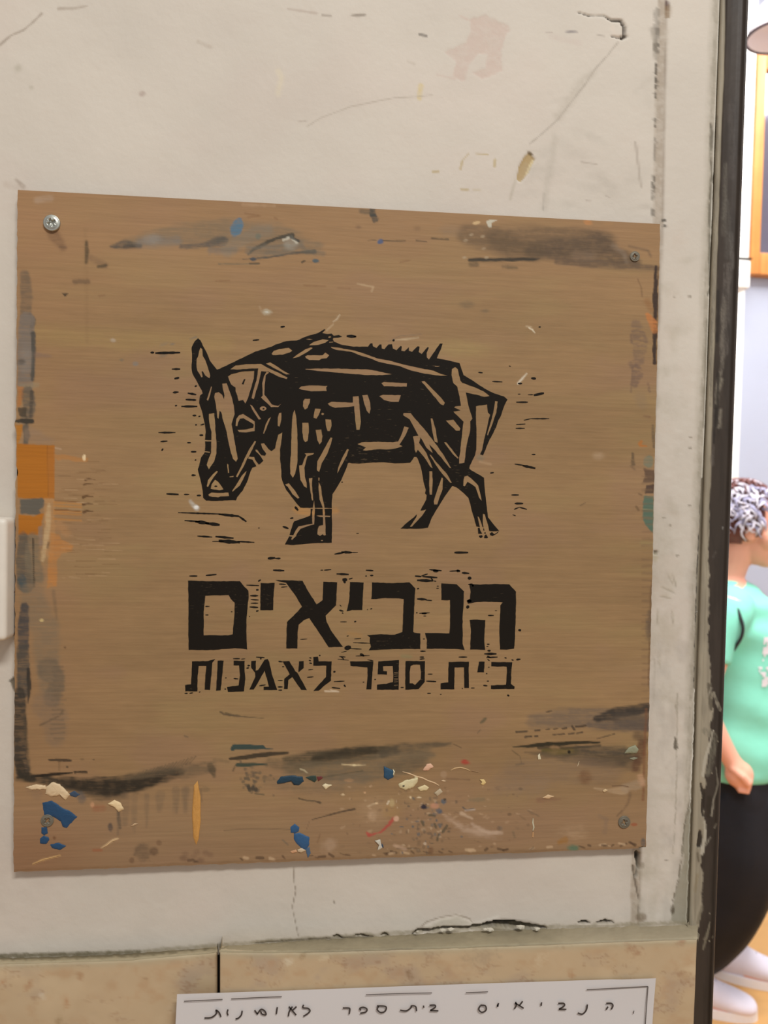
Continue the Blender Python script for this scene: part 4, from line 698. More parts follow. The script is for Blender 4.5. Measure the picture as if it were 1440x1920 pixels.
H_ = [
 J((1, [(635,250),(655,265),(660,340),(690,390),(715,460),(740,540),(745,570),(735,595),(690,565),(660,515),(648,520),(660,580),(645,585),(600,510),(590,440),(592,380),(610,345),(620,290)])),
 J((2, [(-110,495),(-50,450),(70,435),(235,432),(300,470),(420,525),(535,585),(525,605),(430,575),(320,520),(235,515),(205,485),(100,488),(-30,498)])),
 J((2, [(205,485),(240,510),(220,600),(200,680),(155,830),(130,820),(160,700),(185,620)])),
 J((2, [(330,530),(290,560),(280,650),(275,780),(360,890),(430,905),(470,875),(430,920),(350,920),(235,810),(255,790),(250,650),(270,570),(300,520)])),
 J((2, [(290,430),(340,415),(400,450),(490,510),(565,550),(520,552),(400,490)])),
 J((1, [(945,575),(980,550),(1100,520),(1240,512),(1235,600),(1200,720),(1165,830),(1140,880),(1115,840),(1065,850),(1050,790),(1030,740),(1030,700),(980,665),(960,620)])),
 J((1, [(1190,890),(1215,900),(1320,1055),(1290,1060),(1235,975)])),
 el(1, 1340, 935, 38, 26),
 J((1, [(880,655),(930,650),(955,720),(985,800),(1010,900),(1020,1000),(1000,1060),(985,1110),(1010,1240),(1035,1400)]), (5, [(925,240),(935,300),(915,335),(880,300),(850,200)]), (1, [(930,1200),(890,1070),(870,980),(850,960),(840,1050),(825,1040),(810,900),(790,800),(800,760),(840,750),(880,780),(900,830),(905,790),(885,700)])),
 J((1, [(755,685),(765,690),(745,780),(720,850),(705,835),(730,760)])),
 J((1, [(730,995),(790,985),(800,1100),(805,1200)]), (5, [(695,100),(695,240),(670,330),(610,420),(585,370),(600,320),(635,230),(640,0)]), (1, [(745,1150),(730,1050)])),
 J((5, [(560,88),(640,92),(640,106),(560,104)])), J((5, [(550,212),(622,222),(622,234),(560,226)])),
 J((1, [(1030,1130),(1040,1050),(1070,1010),(1115,995),(1170,1030),(1245,1080),(1245,1190),(1150,1205),(1070,1200),(1050,1175),(1150,1170),(1230,1150),(1235,1115),(1180,1080),(1120,1045),(1080,1050),(1060,1090),(1050,1135)])),
 J((2, [(350,1030),(320,1100),(270,1220),(260,1215),(290,1110),(320,1050)])),
 J((2, [(465,980),(465,1060),(445,1140),(425,1130),(425,1040),(440,985)])),
 J((2, [(477,1203),(440,1230),(415,1300),(400,1380),(340,1425)]), (6, [(230,222),(275,200),(330,195),(345,100)])),
 J((5, [(1125,98),(1142,105),(1060,275),(1040,300),(1000,390),(930,510),(915,500),(960,410),(1010,300),(1060,200)])),
 J((5, [(1060,275),(1120,280),(1130,310),(1175,370),(1195,395),(1150,395),(1100,310),(1050,300)])),
 J((5, [(1135,195),(1155,200),(1200,260),(1275,270),(1250,335),(1225,325),(1190,270),(1135,215)])),
 J((5, [(1195,130),(1230,125),(1280,190),(1330,225),(1260,262),(1250,235),(1210,180)])),
 J((5, [(700,435),(712,445),(670,500),(630,560),(600,620),(585,610),(600,540),(650,480)])), J((5, [(680,535),(715,560),(775,645),(730,655),(630,640),(640,590)])),
 J((5, [(605,700),(640,680),(740,685),(830,680),(838,720),(740,725),(715,735),(650,730),(610,720)])), J((5, [(1035,435),(1020,480),(960,600),(880,670),(870,665),(920,590),(980,490)])), J((5, [(815,355),(830,365),(838,460),(825,460)])), J((5, [(840,500),(890,492),(885,506),(845,510)])),
 J((2, [(355,320),(380,285),(440,265),(550,252),(590,285),(560,305),(480,330),(370,335)])), J((2, [(590,370),(640,330),(740,265),(800,245),(820,255),(740,310),(660,355)])), J((2, [(775,225),(830,185),(930,155),(1000,165),(960,195),(880,220)])),
 J((2, [(990,130),(1015,120),(1030,132),(1000,142)])), J((2, [(1000,186),(1055,182),(1045,192),(1005,194)])), J((2, [(735,155),(780,150),(825,158),(780,164)])),
 J((2, [(730,350),(760,335),(930,335),(960,305),(1005,335),(975,370),(920,375),(890,392),(780,390),(745,370)])),
 J((2, [(730,490),(850,485),(1080,485),(1440,495)]), (3, [(400,500),(520,525),(635,550),(520,560),(360,560)]), (2, [(1300,550),(1060,530),(900,515),(740,497)])),
 J((2, [(1020,240),(1100,248),(1300,285)]), (3, [(370,335),(460,370),(600,395),(760,440),(900,470),(1100,510),(1180,545),(1260,565),(1180,568),(1000,545),(850,510),(700,455),(480,410),(380,370),(250,330),(180,300),(0,275),(-50,255)])),
 J((2, [(660,710),(690,685),(780,675),(985,680),(970,700),(975,740),(800,742),(690,722)])), J((2, [(730,825),(790,825),(785,870),(760,930),(730,948),(708,910),(712,850)])), J((2, [(845,935),(910,940),(885,1010),(860,1050),(828,1040),(835,980)])), el(2, 930, 996, 16, 14, 8),
 J((2, [(700,1095),(770,1095),(775,1200),(760,1300),(735,1315),(715,1290),(700,1200)])), J((2, [(850,1175),(915,1170),(928,1250),(920,1310),(895,1340),(870,1290)])), J((2, [(960,1055),(1025,1060),(1030,1130),(1010,1190),(985,1190),(965,1120)])),
 J((2, [(615,950),(635,1050),(645,1200),(648,1400)]), (6, [(528,240),(525,350),(500,470),(475,515),(445,470),(445,350),(455,200)]), (2, [(580,1200),(588,1050),(600,980)])),
 J((2, [(985,880),(1030,858),(1270,868),(1270,800),(1335,795),(1345,900),(1360,1080),(1345,1175),(1310,1175),(1295,1060),(1285,910),(1180,920),(1070,928),(1010,905)])),
 J((3, [(295,785),(355,780),(385,870),(390,940),(375,995),(345,960),(310,850)])), J((3, [(510,650),(540,635),(800,650),(795,690),(700,688),(540,685)])), J((3, [(485,795),(530,780),(730,785),(705,860),(620,860),(540,840)])),
 J((3, [(960,630),(995,625),(1090,720),(1180,810),(1225,870),(1210,900),(1180,890),(1080,770)])), J((3, [(770,1135),(820,1150),(780,1240),(715,1340),(750,1360),(690,1380),(600,1395),(460,1395),(340,1410),(300,1405),(335,1375),(240,1335),(290,1315),(460,1310),(640,1315),(700,1305),(740,1220)])),
 J((3, [(760,985),(840,985),(900,1060),(990,1160),(1090,1290)]), (7, [(1000,130),(1080,240),(1180,410),(1155,400),(1050,270),(960,170),(930,140),(970,238),(900,180),(840,75)]), (3, [(930,1245),(900,1190),(830,1060),(755,1010)])),
 J((3, [(865,1250),(935,1240),(950,1275)]), (7, [(830,70),(815,120),(900,240),(970,410),(940,390),(870,280),(800,200),(780,235),(765,200),(760,120)])),
 J((7, [(930,250),(950,260),(1020,350),(1120,460),(1185,570),(1165,570),(1060,450),(990,350)])), J((7, [(930,440),(962,440),(968,560),(960,705),(935,705),(928,600)])), J((7, [(1070,510),(1085,520),(1080,640),(1040,750),(1020,815),(985,815),(980,780),(1020,650)])),
 J((7, [(1095,115),(1120,115),(1260,290),(1250,300),(1200,255)])), J((7, [(710,1065),(735,1065),(790,1005),(850,940),(895,870),(865,880),(830,885),(790,925),(785,955),(755,1000)])),
 J((3, [(1065,1045),(1085,1045),(1120,1160),(1145,1320),(1110,1310),(1085,1200)])), J((4, [(215,1070),(300,1060),(380,1160),(370,1185),(330,1185)])),
 J((4, [(285,490),(320,468),(350,490),(380,620),(400,645),(550,700),(640,740),(710,795),(650,805),(560,780),(440,755),(470,900),(490,970),(515,1050),(490,1080),(490,1180),(450,1350)]), (8, [(425,345),(365,355),(365,290)]), (4, [(375,1440),(400,1200),(415,1085),(300,970),(330,965),(380,955),(310,925),(320,912),(385,905),(370,800),(345,690),(300,650),(280,560)])),
 J((4, [(555,910),(590,900),(680,890),(690,980),(715,1005),(700,1050),(690,1100),(680,1150),(660,1230),(640,1320),(625,1400)]), (8, [(600,252),(570,270),(545,262),(558,200),(560,100)]), (4, [(560,1200),(555,1050)])),
 J((4, [(770,850),(800,855),(785,980),(740,1110),(690,1240),(680,1230),(720,1090),(750,980)])), J((4, [(88,455),(155,456),(130,466),(95,465)])),
 J((8, [(425,500),(460,490),(500,520),(580,600),(590,640),(610,720),(620,775),(590,740),(550,620),(510,590),(460,560),(430,610),(412,605),(415,540)])), J((8, [(572,945),(590,960),(620,1040),(632,1080),(600,1075),(590,1030)])), J((8, [(632,920),(655,925),(680,1010),(695,1060),(705,1120),(650,1120),(632,1030)])),
 J((6, [(605,240),(715,235),(700,255),(640,270),(620,340),(605,400),(610,500),(630,570),(632,630),(600,610),(560,540),(545,375),(580,370),(600,310),(625,258)])), J((6, [(655,520),(695,515),(690,600),(705,770),(690,770),(670,650)])),
 J((6, [(765,560),(790,610),(800,700),(830,840),(840,1000),(845,1160),(825,1165),(810,1150),(780,1170),(750,1150),(755,1090),(770,1055),(815,1045),(810,850),(775,760),(765,650)])), J((6, [(900,60),(920,65),(905,130),(860,250),(800,350),(770,450),(745,430),(750,330),(790,260),(850,150)])),
 J((6, [(1085,190),(1105,195),(1080,270),(1020,380),(975,465),(985,400),(1030,290)])), J((6, [(385,590),(430,575),(500,660),(550,740),(530,750),(470,700),(420,620)])), J((6, [(762,510),(776,515),(772,550),(762,545)])),
 J((6, [(715,765),(722,850),(715,1040),(640,1060),(560,1090),(530,1130),(500,1180),(465,1215),(455,1205),(480,1160),(510,1100),(540,1060),(640,1040),(695,1030),(690,900)])), J((6, [(735,940),(800,938),(900,942),(890,958),(780,956)])), J((6, [(670,852),(915,856),(915,864),(670,862)])), J((6, [(430,1158),(520,1165),(500,1180),(425,1172)])), J((6, [(790,1215),(815,1216),(812,1226),(792,1226)])),
]
I_ = [J((1, [(1125,605),(1142,605),(1120,665),(1100,660)])), el(5, 688, 610, 18, 9, 8), el(1, 1345, 938, 12, 9, 6),
 J((8, [(575,1080),(595,1075),(605,1110),(625,1145),(580,1145)])), J((8, [(590,1165),(625,1160),(630,1180),(610,1195),(590,1180)])), J((8, [(635,1085),(645,1085),(650,1110),(640,1110)])), el(8, 657, 1136, 9, 9, 6), J((8, [(655,1160),(668,1150),(690,1185),(685,1195),(650,1195),(645,1185)])),
 J((8, [(710,1140),(735,1125),(760,1150),(815,1112),(800,1135),(770,1155),(740,1170),(715,1160)]))]
ink_part('printed_boar', [body], H_, I_, label='black woodcut boar walking left')
L8 = lambda x0, y0, p: T(x0, y0, 8, p)
letters = [
 ([L8(330,1060,[(180,230),(600,240),(960,238),(1000,290),(1085,380),(1090,470),(1075,600),(1060,770),(1055,1000),(1068,1262),(1000,1250),(880,1242),(720,1255),(560,1270),(190,1268),(185,1000),(188,600)])], [L8(330,1060,[(440,455),(790,445),(820,500),(880,560),(875,750),(850,1035),(780,1050),(600,1048),(415,1050),(415,700)])]),
 ([L8(500,1060,[(-90,265),(20,270),(120,262),(100,500),(98,670),(0,672),(-95,672)])], []),
 ([L8(500,1060,[(130,222),(260,222),(540,232),(600,350),(750,585),(840,520),(845,400),(850,245),(1058,255),(1050,400),(1040,600),(960,680),(885,755),(900,850),(980,1000),(1145,1222),(930,1228),(860,1120),(640,790),(560,820),(480,890),(465,1000),(460,1248),(295,1245),(298,1000),(305,850),(400,760),(530,620),(430,450),(290,260),(180,240)])], []),
 ([L8(660,1060,[(-30,250),(175,258),(160,500),(155,670),(0,670),(-80,690),(-40,500)])], []),
 ([L8(660,1060,[(300,255),(600,268),(860,255),(950,345),(940,500),(920,1000),(940,1010),(1025,1020),(1025,1255),(700,1255),(480,1262),(250,1275),(285,1220),(265,1140),(270,1080),(225,1045),(400,1035),(640,1040),(755,1000),(770,700),(775,505),(700,495),(500,490),(360,505),(290,505),(300,350)])], []),
 ([L8(820,1060,[(60,270),(290,285),(400,390),(395,550),(380,760),(380,1180),(410,1270),(300,1255),(0,1250),(-160,1250),(-155,1120),(-185,1015),(0,1015),(180,1020),(190,900),(190,520),(150,525),(60,520)])], []),
 ([L8(820,1060,[(480,280),(560,285),(640,290),(860,278),(1080,285),(1180,395),(1180,600),(1165,1100),(1150,1250),(1040,1265),(940,1262),(930,1000),(945,700),(945,600),(980,555),(860,550),(730,545),(560,555),(460,575),(440,530),(490,500),(500,400)]), L8(820,1060,[(485,818),(600,812),(720,820),(710,1000),(705,1150),(718,1268),(600,1262),(492,1262),(505,1000)])], []),
 ([L8(330,1210,[(240,240),(480,235),(590,205),(545,260),(535,400),(510,670),(430,665),(440,450),(455,310),(340,310),(325,450),(320,690),(140,690),(135,595),(225,585),(235,400)])], []),
 ([L8(330,1210,[(625,230),(715,230),(700,400),(670,675),(600,680),(615,450)])], []),
 ([L8(330,1210,[(865,230),(1030,232),(1030,400),(1040,500),(1020,690),(780,700),(765,625),(940,600),(960,450),(945,300),(865,300)])], []),
 ([L8(330,1210,[(1130,235),(1200,230),(1195,380),(1230,370),(1330,215),(1375,205),(1400,250),(1440,440),(1520,670),(1315,670),(1315,620),(1395,620),(1330,380),(1200,610),(1165,662),(1100,662),(1190,470),(1185,410),(1128,335)])], []),
 ([L8(480,1210,[(400,240),(500,235),(590,390),(620,410),(680,520),(765,672),(680,668),(545,475),(485,520),(475,655),(420,655),(425,500),(505,435),(460,350)]), L8(480,1210,[(645,240),(715,235),(715,340),(640,405),(635,380)])], []),
 ([L8(480,1210,[(860,175),(930,170),(940,240),(1135,240),(1125,530),(1030,600),(940,680),(860,685),(960,570),(1050,475),(1055,305),(860,305)])], []),
 ([L8(650,1210,[(50,240),(400,240),(385,450),(370,660),(295,660),(315,450),(310,330),(60,310)])], []),
 ([L8(650,1210,[(475,240),(640,230),(785,220),(780,400),(780,665),(455,665),(455,590),(600,575),(695,550),(700,440),(690,310),(545,315),(550,385),(605,390),(605,440),(465,435)])], [L8(650,1210,[(710,y),(770,y-4),(772,y+2),(712,y+8)]) for y in (404, 428, 460, 496, 516, 545, 596)]),
 ([L8(650,1210,[(885,235),(1175,235),(1170,550),(1080,655),(880,665),(880,400)])], [L8(650,1210,[(960,310),(1000,290),(1100,290),(1115,400),(1110,510),(1025,595),(990,570),(945,570),(945,400)])]),
 ([L8(810,1210,[(250,250),(555,245),(550,400),(555,640),(485,640),(480,330),(340,330),(335,500),(335,660),(130,660),(130,570),(245,555),(245,400)])], []),
 ([L8(810,1210,[(705,245),(790,245),(780,405),(680,405)])], []),
 ([L8(810,1210,[(890,250),(1205,255),(1190,400),(1185,580),(1240,620),(1235,655),(885,655),(885,600),(1110,590),(1125,400),(1120,320),(890,315)])], []),
]
for so, ho in letters: ink_part('printed_letter', so, ho)
# stray print flecks: (x0, y0, x1, y1, thickness)
FL = [(282,661,289,661,4),(291,662,338,661,5.5),(322,692,338,692,3.5),(327,710,336,708,5),(324,736,335,735,4),(352,737,368,740,4),(348,749,368,750,4.5),(340,762,370,762,4),(361,779,368,779,3.4),(372,781,376,780,2.5),(366,797,369,796,3),(376,797,383,795,3),(374,816,381,816,4),(328,761,332,760,3),(297,811,329,811,3.5),(301,828,314,827,3.2),(303,845,306,841,3),(351,830,358,830,2.4),(358,847,368,847,4),(365,863,368,862,3),(359,891,367,891,4),(312,926,335,927,4.5),(345,927,355,927,2.6),(369,929,377,929,3.4),(365,725,369,723,3),
 (474,638,486,637,3),(526,613,534,612,4),(736,639,740,637,4),(650,630,668,631,5.5),(663,631,668,631,2),(897,698,905,699,3.2),(923,715,942,716,2.6),(954,686,958,687,2),(996,709,1005,710,5),(971,719,979,719,3.2),(971,739,976,739,2),(990,740,1000,740,2),(1001,741,1020,737,6),(968,754,990,754,3.4),(982,788,995,785,2),(995,785,1030,785,2.6),(968,796,985,795,2.6),(967,803,984,803,2.8),(1010,613,1014,613,2.6),(997,852,1004,852,3),(965,870,985,873,2.4),(980,873,1004,878,5),(919,887,926,886,2.6),(959,928,973,928,2.6),(965,944,981,944,4),(964,955,974,951,2.4),(974,951,988,955,3),(961,965,967,967,1.8),
 (334,961,420,964,3),(410,964,448,968,5.5),(448,968,462,978,4.5),(346,976,375,978,3.4),(366,978,392,981,6.5),(385,981,412,984,6),(370,1005,398,1007,3.2),(404,1006,438,1009,4.5),(410,1014,450,1017,8),(398,1015,420,1015,2),(445,1015,477,1017,3.2),(502,1047,516,1046,5.5),(516,1047,526,1047,3.4),(553,950,559,957,5),(544,972,550,971,3),(530,987,541,991,3.6),(627,1039,645,1036,3.5),(640,1035,660,1036,4.5),(655,1036,671,1036,1.6),(668,1000,673,1000,1.8),(852,1036,878,1036,5),(484,990,487,990,2),(640,904,643,904,1.8),
 (355,1080,370,1080,3.2),(386,1079,406,1077,3.4),(462,1097,486,1098,2.4),(480,1106,485,1106,3.4),(484,1090,489,1087,3.6),(469,1117,484,1117,3.4),(470,1124,485,1125,2.4),(470,1131,484,1131,2.6),(468,1138,484,1139,3.6),(480,1146,485,1145,3),(467,1156,469,1156,2),(385,1137,393,1137,2.2),(385,1153,391,1153,2.2),(433,1147,436,1147,2),
 (512,1069,533,1070,4),(601,1069,606,1069,2),(608,1069,621,1068,2.6),(631,1076,654,1077,4),(642,1087,651,1087,7),(644,1090,648,1093,4),(654,1086,661,1084,2.6),(523,1095,536,1096,2.8),(527,1101,539,1100,2),(636,1144,644,1146,3.2),(637,1134,640,1137,2),(641,1149,644,1150,2.2),(638,1166,650,1166,2),(664,1166,668,1165,3),(563,1199,576,1198,1.8),(650,1193,654,1192,1.6),(664,1198,677,1197,1.8),(662,1205,695,1206,2),(646,1216,658,1213,8),(655,1216,678,1217,2),(640,1223,650,1221,1.6),(636,1231,648,1232,2),(633,1236,654,1238,1.6),(640,1232,645,1236,2),(667,1230,693,1229,2),(675,1226,683,1230,5),(689,1237,700,1239,2),
 (686,1069,700,1070,3),(685,1080,688,1080,2.4),(694,1079,700,1079,3),(805,1068,828,1070,3),(812,1070,822,1071,5),(778,1080,790,1081,3.4),(790,1080,802,1076,2.6),(792,1081,820,1083,3.4),(782,1088,812,1089,5),(808,1084,812,1088,3),(812,1089,818,1090,2),(782,1104,786,1103,3),(782,1123,800,1124,4.5),(798,1125,810,1126,2.4),(819,1099,823,1099,1.8),(818,1103,823,1103,1.8),(786,1150,806,1149,2),(791,1150,800,1150,4.4),(794,1155,799,1155,2),(780,1149,783,1149,2.4),(793,1198,797,1198,2),(788,1221,798,1221,2.4),(787,1232,795,1232,2.6),(787,1236,796,1235,2.6),(694,1142,698,1141,2),(688,1143,690,1143,1.4),
 (843,1071,862,1070,2.4),(856,1070,863,1071,5),(866,1074,880,1075,4),(877,1084,884,1084,6),(878,1096,886,1095,3),(875,1136,879,1140,6),(876,1127,884,1127,6),(915,1154,926,1154,2.6),(928,1145,932,1145,1.6),(913,1208,918,1208,2.8),(912,1212,916,1212,2),(914,1220,920,1220,4.5),(908,1226,931,1226,4.4),(912,1233,933,1232,2.6),(913,1230,920,1233,3),(914,1236,918,1239,2),(946,1233,950,1234,2.6),(959,1237,963,1238,2.8),(968,1237,976,1236,4),(972,1181,977,1182,5),(860,1232,876,1232,2.4),
 (437,1235,450,1235,2.4),(452,1236,460,1235,1.6),(480,1232,496,1233,2.4),(488,1234,490,1236,3),(464,1248,469,1248,3.4),(462,1253,467,1252,3),(438,1272,447,1273,2.6),(486,1286,498,1284,2.4),(346,1300,352,1300,2.4),(355,1300,362,1299,2),(373,1298,376,1297,2),(421,1292,424,1292,2.6),(422,1271,425,1271,1.8),(522,1240,530,1241,2.8),(529,1250,533,1250,2),(521,1276,530,1276,2.2),(521,1288,530,1288,2.8),(522,1294,529,1294,2.4),(580,1233,584,1234,2.4),(579,1238,583,1239,2.6),(580,1243,585,1244,2.4),(578,1256,587,1255,1.8),(576,1270,588,1269,2.4),(598,1229,601,1229,2.6),(625,1260,629,1259,4),(626,1278,646,1277,2),(622,1289,638,1291,2.8),(645,1284,648,1288,3),
 (702,1274,705,1274,2.4),(680,1279,683,1279,2),(751,1289,757,1289,2.2),(802,1264,811,1264,1.8),(799,1277,818,1278,2.6),(801,1300,808,1300,2.4),(915,1251,918,1251,2),(911,1263,914,1263,2),(913,1277,917,1277,2.2),(906,1285,914,1286,2.6),(883,1290,890,1290,2.2),(866,1291,868,1291,2),(951,1303,955,1305,4),(825,1302,828,1302,1.6),(885,1099,888,1097,4)]
rr = random.Random(21); fl = []
for x0, y0, x1, y1, th in FL:
    L_ = math.hypot(x1-x0, y1-y0)+.01; ux, uy = (x1-x0)/L_, (y1-y0)/L_; top_, bot_ = [], []
    n = max(3, int(L_/4))
    for i in range(n+1):
        t = i/n; hw = th/2*(math.sin(math.pi*min(max(t, .08), .92))**.45)*rr.uniform(.75, 1.15)
        cx, cy = x0+(x1-x0)*t, y0+(y1-y0)*t
        top_.append((cx-uy*-hw, cy-ux*hw)); bot_.append((cx+uy*-hw, cy+ux*hw))
    fl.append(top_+bot_[::-1])
vs_, fs_ = [], []
for p in fl:
    k0 = len(vs_); vs_ += [P(x, y, TH+.00012) for x, y in p]; n = len(p)//2
    fs_ += [(k0+i, k0+i+1, k0+2*n-2-i, k0+2*n-1-i) for i in range(n-1)]
link('printed_fleck', mesh('printed_fleck', vs_, fs_), M_ink, board, kind='stuff', label='stray black flecks of the woodcut print')

# ---- raised paint blobs on the board
pm = {}
def blob(pts, col, h=.0007, rag=.5):
    key = tuple(col)
    if key not in pm: pm[key] = mat('dried_paint_%d_%d_%d' % key, col, rough=.5, var=.08, vscale=120, bump=.0002, bscale=500)
    rnd = random.Random(len(pts)+int(pts[0][0])); pl = rough_poly(pts, rag, 3, rnd)
    cx = sum(p[0] for p in pl)/len(pl); cy = sum(p[1] for p in pl)/len(pl)
    rings = [(1.0, 0.0), (.93, .55), (.7, .9), (.4, 1.0)]; vs_ = []; n = len(pl)
    for s, k_ in rings: vs_ += [P(cx+(x-cx)*s, cy+(y-cy)*s, TH+.0001+h*k_*rnd.uniform(.8, 1.1)) for x, y in pl]
    vs_.append(P(cx, cy, TH+.0001+h)); f = []
    for r in range(3): f += [(r*n+i, r*n+(i+1) % n, (r+1)*n+(i+1) % n, (r+1)*n+i) for i in range(n)]
    f += [(3*n+i, 3*n+(i+1) % n, 4*n) for i in range(n)]
    link('paint_blob', mesh('paint_blob', vs_, f), pm[key], board, smooth=True)
def line_blob(pts, w, col, h=.0005):
    L_, R_ = [], []
    for i, (x, y) in enumerate(pts):
        a_ = pts[max(i-1, 0)]; b_ = pts[min(i+1, len(pts)-1)]; d = math.hypot(b_[0]-a_[0], b_[1]-a_[1]); nx_, ny_ = -(b_[1]-a_[1])/d, (b_[0]-a_[0])/d
        ww = w*(.5 if i in (0, len(pts)-1) else 1); L_.append((x+nx_*ww, y+ny_*ww)); R_.append((x-nx_*ww, y-ny_*ww))
    key = tuple(col)
    if key not in pm: pm[key] = mat('dried_paint_%d_%d_%d' % key, col, rough=.5, var=.08, vscale=120)
    n = len(pts); vs_ = [P(x, y, TH+.0001) for x, y in L_]+[P(x, y, TH+.0001+h) for x, y in pts]+[P(x, y, TH+.0001) for x, y in R_]
    f = [(k_*n+i, k_*n+i+1, (k_+1)*n+i+1, (k_+1)*n+i) for k_ in range(2) for i in range(n-1)]
    link('paint_blob', mesh('paint_blob', vs_, f), pm[key], board, smooth=True)
Q1 = lambda p: T(0, 1240, 4, p); Q2 = lambda p: T(340, 1300, 4, p); Q3 = lambda p: T(640, 1300, 4, p); Q4 = lambda p: T(920, 1240, 4, p)
BL, CRM = (36, 70, 102), (212, 186, 148)
blob(Q1([(318,1060),(390,1045),(470,1100),(520,1120),(580,1165),(545,1200),(500,1250),(470,1240),(455,1200),(400,1165),(330,1150)]), BL, .0004)
blob(Q1([(310,1245),(350,1240),(360,1290),(330,1305),(310,1290)]), BL, .0004); blob(Q1([(300,1330),(330,1305),(365,1320),(370,1340),(345,1370),(300,1365)]), BL, .0004); blob(Q1([(375,1375),(440,1360),(497,1385),(450,1415),(390,1400)]), BL, .0004); blob(Q1([(520,990),(560,970),(600,1000),(570,1020),(530,1010)]), (60,76,96), .0003)
blob(Q1([(345,940),(400,905),(450,920),(490,960),(525,1000),(490,1040),(450,1005),(380,1015),(340,995)]), CRM, .001, .9); blob(Q1([(190,945),(260,925),(340,928),(350,960),(240,965)]), CRM, .0006, .9); blob(Q1([(805,1070),(860,1038),(905,1060),(930,1110),(890,1130),(850,1090)]), (218,192,148), .001)
line_blob(Q1([(760,1402),(800,1380),(835,1350),(870,1340)]), .9, (206,172,126)); line_blob(Q1([(250,1520),(330,1485),(390,1470),(445,1455)]), .8, (204,164,110)); blob(Q1([(975,1235),(1010,1212),(1035,1215),(1000,1235)]), (190,160,124), .0003)
blob(Q2([(95,690),(122,655),(145,780),(145,960),(130,1090),(112,1138),(90,1080),(80,900)]), (196,144,76), .0009, .2)
blob(Q2([(818,1005),(850,978),(885,1005),(880,1035),(850,1050),(820,1045)]), (48,86,124), .0005); blob(Q2([(845,1050),(890,1045),(960,1080),(958,1140),(935,1175),(900,1160),(860,1120),(843,1090)]), (48,86,124), .0005); blob(Q2([(935,1165),(960,1150),(970,1200),(950,1235),(938,1200)]), (74,96,120), .0003)
blob(Q2([(715,665),(745,625),(830,615),(910,625),(920,660),(880,690),(845,688),(830,660),(760,675),(720,680)]), (34,60,76), .0006); blob(Q2([(930,632),(970,618),(1010,618),(1015,650),(1000,668)]), (48,62,54), .0003); blob(Q2([(1015,625),(1050,620),(1062,635),(1025,660)]), (104,46,42), .0003)
blob(Q2([(1055,690),(1080,675),(1132,688),(1100,708),(1080,722)]), (222,206,168), .0008, .8); blob(Q2([(870,1170),(905,1160),(935,1175),(900,1197),(875,1190)]), (200,178,146), .0008, .6); blob(Q2([(815,1185),(860,1170),(870,1190),(830,1200)]), (196,150,112), .0004)
blob(Q3([(318,545),(350,560),(398,585),(390,630),(350,650),(320,632)]), (44,76,100), .0006); blob(Q3([(385,565),(402,585),(395,620),(385,610),(392,585)]), (214,208,178), .0009, .2)
blob(Q3([(428,680),(480,650),(530,640),(575,630),(572,665),(540,705),(480,728),(440,712)]), (208,194,152), .0009, .7); blob(Q3([(455,690),(475,685),(478,700),(460,705)]), (90,84,66), .0012, .2); blob(Q3([(570,708),(625,685),(658,705),(640,730),(590,734)]), (212,194,150), .0007); blob(Q3([(610,578),(640,530),(670,525),(692,550),(650,580)]), (216,172,142), .0007, .6)
line_blob(Q3([(458,588),(510,602),(560,622),(610,635),(650,655),(700,672),(733,692)]), 1.2, (212,180,140)); blob(Q3([(695,748),(740,712),(762,740),(720,775)]), (186,168,138), .0006); blob(Q3([(1035,645),(1070,645),(1086,670),(1065,690),(1045,682),(1055,665)]), (218,190,130), .0006, .2)
line_blob(Q3([(820,578),(850,562),(890,556),(930,564),(968,582)]), .9, (208,174,128)); line_blob(Q3([(975,580),(1030,590)]), .8, (196,160,120)); blob(Q3([(545,628),(560,618),(572,632),(555,640)]), (206,190,150), .0004, .2); blob(Q3([(745,655),(765,648),(788,658),(770,664)]), (212,184,148), .0004, .2)
blob(Q3([(250,1105),(292,1095),(300,1130),(310,1155),(270,1182),(285,1140)]), (198,192,176), .0006, .6); blob(Q3([(302,1125),(312,1135),(318,1158),(305,1155)]), (58,70,90), .0006, .2)
blob(Q4([(1000,692),(1035,645),(1085,628),(1110,660),(1095,690),(1040,690)]), (142,142,116), .0009, .6); blob(Q4([(1040,728),(1075,718),(1105,725),(1070,742)]), (140,138,116), .0004); blob(Q4([(353,705),(368,690),(378,735),(355,738)]), (216,204,172), .0005, .3); line_blob(Q4([(650,788),(658,770),(664,748)]), .8, (214,196,160))
blob(Q4([(385,1025),(430,998),(478,1012),(440,1030)]), (208,176,136), .0005, .5); blob(Q4([(838,970),(860,955),(882,968),(850,985)]), (212,184,142), .0006, .4); line_blob(Q4([(318,1178),(316,1210),(324,1245),(316,1270)]), 1.3, (206,200,172)); line_blob(Q4([(318,1280),(316,1320)]), 2, (206,160,112))

